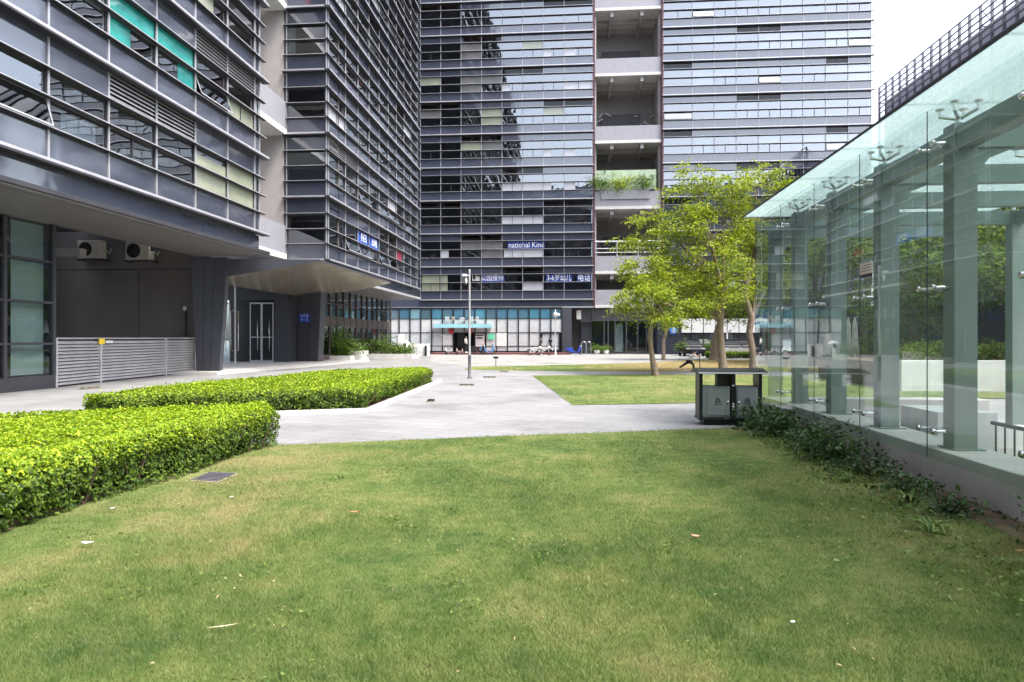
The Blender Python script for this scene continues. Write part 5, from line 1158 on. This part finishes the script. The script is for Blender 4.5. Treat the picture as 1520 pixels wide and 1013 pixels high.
def strapplant(x, y, h, n, label, seed):
    g = np.random.default_rng(seed); t = thing('strap_leaf_plant', (x, y, 0), label, 'plant'); m = MB()
    for i in range(n):
        a = g.uniform(0, 6.28); l = h * g.uniform(.7, 1.2); w = .012; c, s = math.cos(a), math.sin(a); pts = [(x + c * l * f * .8, y + s * l * f * .8, .02 + l * (f * 1.1 - f * f * .95)) for f in (0, .35, .7, 1)]; ws = (w * .7, w, w * .8, .001)
        vs = []
        for p, q in zip(pts, ws): vs += [(p[0] - s * q, p[1] + c * q, p[2]), (p[0] + s * q, p[1] - c * q, p[2])]
        m.add(vs, [(0, 1, 3, 2), (2, 3, 5, 4), (4, 5, 7, 6)])
    m.build('leaves', M['leaf_weed'], t)
strapplant(3.25, 6.9, .3, 26, 'yellow green strap leaved plant among the weeds by the plinth', 1); strapplant(3.1, 7.9, .24, 20, 'smaller strap leaved plant farther along the plinth', 2); strapplant(2.95, 5.9, .26, 24, 'strap leaved plant nearest the camera by the plinth', 3)
def litter(name, px, py, L, W_, mat, label, cat, ang, curl=.25):
    p = G(px, py, .045); c, s = math.cos(ang), math.sin(ang); m = MB(); vs = []
    for i in range(5):
        f = i / 4 - .5; w = W_ * math.cos(f * math.pi * .92) * .5
        for q in (-1, 0, 1): x, y = f * L, q * w; vs.append((p[0] + c * x - s * y, p[1] + s * x + c * y, p[2] + L * curl * (f * f) + (abs(q)) * W_ * .18))
    m.add(vs, [(i * 3 + j, i * 3 + j + 1, (i + 1) * 3 + j + 1, (i + 1) * 3 + j) for i in range(4) for j in (0, 1)], 0, True); o = m.build(name, mat); tag(o, label, cat)
litter('fallen_leaf', 527, 761, .09, .045, M['leaf_dry'], 'brown fallen leaf on the grass left of centre', 'leaf', .3)
litter('fallen_leaf', 1033, 797, .075, .05, simple('pink_leaf', (.50, .26, .18), .7), 'pinkish fallen leaf on the grass right of centre', 'leaf', -.3)
litter('paper_scrap', 130, 807, .09, .05, M['paper'], 'white paper scrap on the grass at the lower left', 'litter', .2)
litter('paper_scrap', 1177, 924, .03, .025, M['paper'], 'tiny white paper scrap on the grass at the lower right', 'litter', .5)
litter('paper_scrap', 344, 738, .035, .03, M['paper'], 'small pale scrap on the grass just below the drain grate', 'litter', .5)
litter('twig', 331, 930, .16, .012, simple('pale_twig', (.5, .44, .3), .8), 'thin pale twig lying on the grass at the lower left', 'twig', .45, .1)
litter('fallen_leaf', 1512, 819, .08, .04, M['leaf_dry'], 'dry leaf among the weeds at the right edge', 'leaf', .2)
litter('paper_scrap', 167, 755, .04, .03, M['paper'], 'crumpled white scrap beside the soil of the near hedge', 'litter', .9)

g = np.random.default_rng(91); n = 420; P = np.stack([g.uniform(-4.4, 3.5, n), 2.6 + 9.6 * g.random(n) ** 1.3], 1); P = P[inpoly(P, near_poly)]
V, Fc = leaves(np.column_stack([P, g.uniform(.03, .05, len(P))]), np.column_stack([g.normal(0, .4, len(P)), g.normal(0, .4, len(P)), np.ones(len(P))]), .024, .007, g, .2, .6); tag(npmesh('dry_clippings', V, Fc, simple('straw', (.36, .28, .16), .9, var=.3)), kind='stuff')
n = 1500; cc = g.uniform(0, 1, (46, 2)) * np.array([7.6, 8.5]) + np.array([-4.2, 2.8]); k = g.integers(0, 46, n); P = cc[k] + g.normal(0, .07, (n, 2)) * (1 + (k % 3)[:, None] * .6); P = P[inpoly(P, near_poly)]
V, Fc = leaves(np.column_stack([P, g.uniform(.02, .05, len(P))]), np.column_stack([g.normal(0, .5, len(P)), g.normal(0, .5, len(P)), np.ones(len(P))]), .03, .018, g); tag(npmesh('lawn_weeds', V, Fc, M['leaf_weed']), kind='stuff')
# ================================================================ PEOPLE
def skinbody(name, pts, edges, rad, mat, parent, root=0, sub=2):
    me = bpy.data.meshes.new(name); off = wloc(parent); me.from_pydata([tuple(Vector(p) - off) for p in pts], edges, []); o = bpy.data.objects.new(name, me); COL.objects.link(o)
    sk = o.modifiers.new('skin', 'SKIN'); sk.use_smooth_shade = True
    for i, r in enumerate(rad): v = me.skin_vertices[0].data[i]; v.radius = (r, r); v.use_root = (i == root)
    ss = o.modifiers.new('sub', 'SUBSURF'); ss.levels = ss.render_levels = sub
    dg = bpy.context.evaluated_depsgraph_get(); dg.update(); nm = bpy.data.meshes.new_from_object(o.evaluated_get(dg)); bpy.data.objects.remove(o); nm.materials.clear(); nm.materials.append(mat); nm.name = name
    return link(name, nm, parent)
def person(base, S, J, label, top, legs, hat=None):
    """J: joints (x along heading = +X world, y, z) in body heights"""
    t = thing('person', base, label, 'person'); q = lambda n: (base[0] + J[n][0] * S, base[1] + J[n][1] * S, base[2] + J[n][2] * S)
    nm = ['pelvis', 'waist', 'chest', 'neck', 'head0', 'head1', 'shL', 'elL', 'haL', 'shR', 'elR', 'haR', 'hiL', 'knL', 'anL', 'toL', 'hiR', 'knR', 'anR', 'toR']
    rd_ = [.075, .07, .085, .032, .058, .05, .042, .03, .022, .042, .03, .022, .058, .042, .028, .02, .058, .042, .028, .02]
    ed = [(0, 1), (1, 2), (2, 3), (3, 4), (4, 5), (2, 6), (6, 7), (7, 8), (2, 9), (9, 10), (10, 11), (0, 12), (12, 13), (13, 14), (14, 15), (0, 16), (16, 17), (17, 18), (18, 19)]
    skinbody('body', [q(n) for n in nm], ed, [r * S for r in rd_], M['skin'], t)
    tn = ['waist', 'pelvis', 'chest', 'shL', 'elL', 'shR', 'elR']; skinbody('shirt', [q(n) for n in tn], [(0, 1), (0, 2), (2, 3), (3, 4), (2, 5), (5, 6)], [r * S * 1.16 for r in (.075, .075, .09, .05, .036, .05, .036)], top, t)
    ln_ = ['pelvis', 'hiL', 'knL', 'anL', 'hiR', 'knR', 'anR']; skinbody('trousers', [q(n) for n in ln_], [(0, 1), (1, 2), (2, 3), (0, 4), (4, 5), (5, 6)], [r * S * 1.14 for r in (.08, .062, .046, .034, .062, .046, .034)], legs, t)
    m = MB(); h = Vector(q('head1')); h0 = Vector(q('head0')); c = h0.lerp(h, .75); m.ball(c + Vector((-.015 * S, 0, .012 * S)), .068 * S, .066 * S, .062 * S); m.build('hair', hat or M['hair'], t)
    for a, b in (('anL', 'toL'), ('anR', 'toR')):
        m = MB(); pa, pb = Vector(q(a)), Vector(q(b)); m.tube([pa + Vector((0, 0, -.01 * S)), pa.lerp(pb, .5), pb + (pb - pa) * .25], [.034 * S, .032 * S, .018 * S], 8); m.build('shoe', M['cloth_white'], t)
    return t
# child pushing a kick scooter, running to the right
kb_ = G(1024.5, 553); S = 1.08
J = {'pelvis': (-.05, 0, .50), 'waist': (.02, 0, .60), 'chest': (.10, 0, .72), 'neck': (.17, 0, .80), 'head0': (.20, 0, .86), 'head1': (.23, 0, .93), 'shL': (.10, .09, .76), 'elL': (.26, .10, .68), 'haL': (.38, .09, .76), 'shR': (.12, -.10, .75), 'elR': (.28, -.11, .66), 'haR': (.39, -.09, .75),
     'hiL': (-.06, .05, .47), 'knL': (-.24, .06, .33), 'anL': (-.46, .06, .20), 'toL': (-.50, .06, .11), 'hiR': (-.03, -.05, .47), 'knR': (.13, -.06, .34), 'anR': (.13, -.06, .12), 'toR': (.24, -.06, .095)}
person((kb_[0], kb_[1], 0), S, J, 'child in a white shirt and black trousers pushing a scooter over the lawn', M['cloth_white'], M['cloth_black'])
ks = thing('kick_scooter', (kb_[0], kb_[1], 0), 'pale kick scooter pushed by the child on the lawn', 'kick scooter'); x, y = kb_[0], kb_[1] - .06
m = MB(); m.box(x - .18, x + .38, y - .05, y + .05, .07, .095); m.build('deck', M['stone_white'], ks, bevel=.01)
m = MB(); m.tube([(x + .44, y, .08), (x + .41, y, .82)], .018, 8); m.tube([(x + .41, y - .16, .82), (x + .41, y + .16, .82)], .016, 8); m.tube([(x + .37, y, .085), (x + .44, y, .13)], .02, 6); m.build('handlebar', M['black'], ks)
for dx in (-.24, .47): m = MB(); m.lathe((x + dx, y, .065), [(.02, -.014), (.062, -.014), (.065, 0), (.062, .014), (.02, .014)], 16, axis='y'); m.build('wheel', M['white'], ks)
stand = {'pelvis': (0, 0, .52), 'waist': (0, 0, .61), 'chest': (.01, 0, .73), 'neck': (.01, 0, .83), 'head0': (.02, 0, .885), 'head1': (.025, 0, .945), 'shL': (0, .11, .79), 'elL': (.02, .14, .63), 'haL': (.06, .13, .49), 'shR': (0, -.11, .79), 'elR': (.03, -.14, .63), 'haR': (.10, -.12, .51),
         'hiL': (0, .06, .49), 'knL': (.02, .065, .28), 'anL': (0, .07, .05), 'toL': (.08, .07, .02), 'hiR': (0, -.06, .49), 'knR': (.01, -.065, .28), 'anR': (-.01, -.07, .05), 'toR': (.07, -.07, .02)}
pb_ = (px_at(691.5, 65.9), 65.9, .16); person(pb_, 1.62, stand, 'adult in a white top and black trousers at the shop doorway', M['cloth_white'], M['cloth_black'])
pb_ = (px_at(802.5, 64.0), 64.0, 0.0); person(pb_, 1.68, stand, 'adult in black clothes and a dark cap beside the white bicycles', M['cloth_black'], M['cloth_black'], M['black'])

# ================================================================ BICYCLES, SCOOTERS, CARS
def wheel(m, c, r, w, axis='y', mi=0, spokes=8):
    m.lathe(c, [(r - .035, -w), (r, -w * .6), (r, w * .6), (r - .035, w), (r - .045, 0), (r - .035, -w)], 20, mi, axis=axis, cap=False)
    for k in range(spokes):
        a = math.pi * k / spokes; m.tube([(c[0] + (r - .03) * math.cos(a), c[1], c[2] + (r - .03) * math.sin(a)), (c[0] - (r - .03) * math.cos(a), c[1], c[2] - (r - .03) * math.sin(a))], .005, 3, mi, cap=False)
def bicycle(loc, label):
    x, y, z = loc; t = thing('bicycle', loc, label, 'bicycle', 'white bicycles before the far shop')
    for dx in (-.5, .5): m = MB(); wheel(m, (x + dx, y, z + .32), .32, .02); m.build('wheel', M['rubber'], t)
    m = MB(); bb = (x - .05, y, z + .3); se = (x - .18, y, z + .72); hd = (x + .34, y, z + .72)
    for a, b in ((bb, se), (se, hd), (hd, bb), (bb, (x - .5, y, z + .32)), (se, (x - .5, y, z + .32)), (hd, (x + .5, y, z + .32))): m.tube([a, b], .025, 6)
    m.build('bike_frame', M['white'], t)
    m = MB(); m.tube([hd, (x + .30, y, z + .95)], .02, 6); m.tube([(x + .28, y - .24, z + .98), (x + .30, y, z + .95), (x + .28, y + .24, z + .98)], .018, 6); m.build('handlebar', M['black'], t)
    m = MB(); m.tube([se, (x - .2, y, z + .84)], .02, 6); m.ball((x - .2, y, z + .87), .13, .07, .04); m.build('saddle', M['black'], t)
    m = MB(); m.box(x + .38, x + .62, y - .12, y + .12, z + .68, z + .86); m.build('basket', M['white'], t)
    m = MB()
    for dx in (-.5, .5): m.tube([(x + dx + .36 * math.cos(R(a)), y, z + .32 + .36 * math.sin(R(a))) for a in range(20, 161, 20)], .03, 5)
    m.build('mudguard', M['white'], t); return t
bk = bicycle((px_at(794, 62.6), 62.6, 0), 'white bicycle at the left of the pair before the shop doors'); dup(bk, (px_at(807, 63.2), 63.2, 0), 'white bicycle at the right of the pair, beside the person in black')
def scooter(loc, body, label, grp=None, back=False):
    x, y, z = loc; t = thing('motor_scooter', loc, label, 'motor scooter', grp)
    for dx in (-.55, .55): m = MB(); wheel(m, (x + dx, y, z + .22), .22, .05, spokes=4); m.build('wheel', M['rubber'], t)
    m = MB(); prof = [(-.85, .45), (-.75, .72), (-.2, .66), (-.05, .30), (.28, .28), (.45, .85), (.55, .9), (.62, .55), (.42, .22), (-.3, .2), (-.6, .34)]
    m.extr([(x + p[0], y - .14, z + p[1]) for p in prof], (0, .28, 0)); m.build('fairing', body, t, bevel=.03)
    m = MB(); m.box(x - .75, x - .15, y - .13, y + .13, z + .70, z + .80); m.build('seat', M['black'], t, bevel=.03)
    m = MB(); m.tube([(x + .5, y, z + .85), (x + .42, y, z + 1.0)], .03, 6); m.tube([(x + .38, y - .32, z + 1.03), (x + .42, y, z + 1.0), (x + .38, y + .32, z + 1.03)], .018, 6); m.build('handlebar', M['black'], t)
    m = MB(); m.ball((x + .60, y, z + .82), .05, .09, .08); m.build('headlight', M['white'], t); return t
scooter((px_at(711, 65.6), 65.0, 0.0), M['black'], 'black motor scooter parked left of the shop posters')
scooter((px_at(724.5, 65.3), 65.2, 0), simple('steel_blue_paint', (.10, .20, .40), .3), 'blue grey motor scooter parked by the green poster')
scooter((px_at(853, 66.0), 66.0, 0), simple('deep_blue_paint', (.03, .06, .35), .3), 'deep blue motor scooter in the dark recess')
def tricycle(loc, label, col):
    x, y, z = loc; t = thing('toy_tricycle', loc, label, 'tricycle', 'toy tricycles on the shop step')
    for dx, dy in ((-.25, -.18), (-.25, .18), (.28, 0)): m = MB(); wheel(m, (x + dx, y + dy, z + .14), .14, .03, spokes=3); m.build('wheel', M['rubber'], t)
    m = MB(); m.tube([(x - .25, y, z + .2), (x + .1, y, z + .3), (x + .24, y, z + .55)], .03, 6); m.tube([(x + .28, y, z + .14), (x + .24, y, z + .58)], .025, 6); m.build('bike_frame', col, t)
    m = MB(); m.tube([(x + .2, y - .2, z + .6), (x + .2, y + .2, z + .6)], .02, 6); m.build('handlebar', M['black'], t); m = MB(); m.box(x - .3, x - .02, y - .12, y + .12, z + .32, z + .38); m.box(x - .34, x - .28, y - .12, y + .12, z + .38, z + .62); m.build('seat', col, t); return t
tricycle((px_at(667, 65), 65.0, 0), 'white toy tricycle left of the shop doorway', M['white']); tricycle((px_at(683, 64.6), 64.6, 0), 'pink toy tricycle right before the shop doorway', simple('pale_pink_paint', (.55, .40, .40), .4))
br_ = (px_at(867, 66.5), 66.5, 0); t = thing('bike_rack', br_, 'pair of silver hoop stands by the dark recess', 'rack'); m = MB()
for dx in (-.25, .25): m.tube([(br_[0] + dx, 66.5, 0), (br_[0] + dx, 66.5, 1.0)] + [(br_[0] + dx + .2 - .2 * math.cos(R(a)), 66.5, 1.0 + .25 * math.sin(R(a))) for a in range(30, 181, 30)] + [(br_[0] + dx + .4, 66.5, 0)], .035, 6)
m.build('hoop', M['chrome'], t)
def car(loc, paint, label):
    x, y, z = loc; t = thing('parked_car', loc, label, 'car', 'cars parked under the far tower'); L, W_ = 4.3, .88
    prof = [(0.0, .25), (0.0, .62), (.12, .74), (1.0, .86), (1.25, .92), (3.75, .95), (4.22, .92), (4.3, .7), (4.3, .28)]
    m = MB(); m.extr([(x - W_, y + p[0], z + p[1]) for p in prof], (2 * W_, 0, 0)); m.build('body', paint, t, bevel=.08)
    m = MB(); c0 = [(1.15, .92), (1.85, 1.42), (2.2, 1.48), (3.3, 1.46), (3.9, .95)]
    lo = [(x - W_ + .06, y + p[0], z + p[1]) if p[1] < 1 else (x - W_ + .2, y + p[0], z + p[1]) for p in c0]; hi = [(2 * x - p[0], p[1], p[2]) for p in lo]; n = len(lo)
    m.add(lo + hi, [tuple(range(n)), tuple(range(2 * n - 1, n - 1, -1))] + [(i, n + i, n + (i + 1) % n, (i + 1) % n) for i in range(n)]); m.build('window', M['mirror'], t, bevel=.03)
    m = MB(); m.box(x - W_ + .24, x + W_ - .24, y + 1.98, y + 3.3, z + 1.475, z + 1.51); m.build('roof', paint, t, bevel=.02)
    for s in (-1, 1):
        m = MB(); m.box(x + s * .62 - .18, x + s * .62 + .18, y - .012, y + .1, z + .60, z + .71); m.build('headlight', M['chrome'], t, bevel=.02)
        m = MB(); m.box(x + s * (W_ + .09) - .08, x + s * (W_ + .09) + .08, y + 1.35, y + 1.5, z + .9, z + 1.03); m.build('mirror', paint, t, bevel=.03)
        for dy in (.8, 3.45): m = MB(); m.lathe((x + s * (W_ - .08), y + dy, z + .31), [(0, -.1), (.2, -.1), (.31, -.09), (.31, .09), (.2, .1), (0, .1)], 18, axis='x'); m.build('wheel', M['rubber'], t)
    m = MB(); m.box(x - .45, x + .45, y - .016, y + .05, z + .46, z + .58); m.build('grille', M['black'], t); m = MB(); m.box(x - .24, x + .24, y - .022, y - .016, z + .34, z + .45); m.build('number_plate', M['darkblue'], t); return t
cp = simple('black_car_paint', (.02, .02, .024), .2, .2); c1 = car((px_at(1034, 60), 60.5, 0), cp, 'black car parked left of the leaning trunk')
car((px_at(1092, 60), 60.5, 0), simple('dark_grey_car_paint', (.06, .06, .065), .2, .3), 'dark grey car parked between the two main trunks')
car((px_at(1114, 62), 62.5, 0), simple('dark_brown_car_paint', (.05, .03, .03), .2, .3), 'dark car half hidden behind the pale forked trunk')
car((px_at(1163, 56), 53.5, 0), simple('white_car_paint', (.7, .7, .7), .25), 'white car parked before the turquoise kiosk')
for i, p in enumerate((1014, 1050)):
    x = px_at(p, 62); shrub('potted_shrub', (x, 62, .4), .5, .4, 1.2, 500, .14, 'leaf_bush', ('potted plant by the navy wall corner', 'potted plant beside the black parked car')[i], 150 + i, 'potted plant'); 
# terrace plants
for i, (p, y_, lb) in enumerate(((893, 268, 'left dark planting on the green terrace'), (925, 272, 'yellow green bush in the middle of the green terrace'), (955, 280, 'right dark planting on the green terrace'))):
    c = PY(p, y_, YC); shrub('terrace_plant', (c[0], YC + .0, lev[2] + 1.9), 1.1, .25, 1.9, 900, .2, 'leaf_tree' if i == 1 else 'leaf_bush', lb, 160 + i, 'terrace plant', 'plants on the green terrace')
# ================================================================ LIGHT, SKY, CAMERA
w = bpy.data.worlds.new('World'); SC.world = w; w.use_nodes = True; nt_ = w.node_tree; bg = nt_.nodes['Background']
SUN_EL, SUN_AZ = 58.0, 118.0           # azimuth of the sun measured clockwise from +Y
sky = nt_.nodes.new('ShaderNodeTexSky'); sky.sky_type = 'NISHITA'; sky.sun_disc = False; sky.sun_elevation = R(SUN_EL); sky.sun_rotation = R(SUN_AZ); sky.air_density = 1.0; sky.dust_density = 4.0; sky.ozone_density = 1.0
hs = nt_.nodes.new('ShaderNodeHueSaturation'); hs.inputs['Saturation'].default_value = .58; nt_.links.new(sky.outputs[0], hs.inputs['Color'])
nt_.links.new(hs.outputs[0], bg.inputs[0]); bg.inputs[1].default_value = .15
sd = bpy.data.lights.new('sun', 'SUN'); sd.energy = .9; sd.angle = R(14); sd.color = (1, .95, .86); so = bpy.data.objects.new('sun', sd); COL.objects.link(so)
az, el = R(SUN_AZ), R(SUN_EL); dv = Vector((math.sin(az) * math.cos(el), math.cos(az) * math.cos(el), math.sin(el))); so.rotation_euler = dv.to_track_quat('Z', 'Y').to_euler(); so.location = (20, -10, 60)
cd = bpy.data.cameras.new('camera'); cd.sensor_width = 36; cd.lens = 36 * FPX / 1520; cd.clip_end = 2000; cd.clip_start = .05; cd.shift_y = -4.5 / 1520
co = bpy.data.objects.new('camera', cd); COL.objects.link(co); co.location = (0, 0, EYE); co.rotation_euler = (R(90), 0, TH); SC.camera = co
vs_ = SC.view_settings; vs_.view_transform = 'Standard'; vs_.look = 'None'; vs_.exposure = 2.22; vs_.gamma = 1
SC.cycles.transparent_max_bounces = 24; SC.cycles.max_bounces = 8; SC.cycles.diffuse_bounces = 3; SC.cycles.glossy_bounces = 4; SC.cycles.use_denoising = True; SC.cycles.sample_clamp_indirect = 8
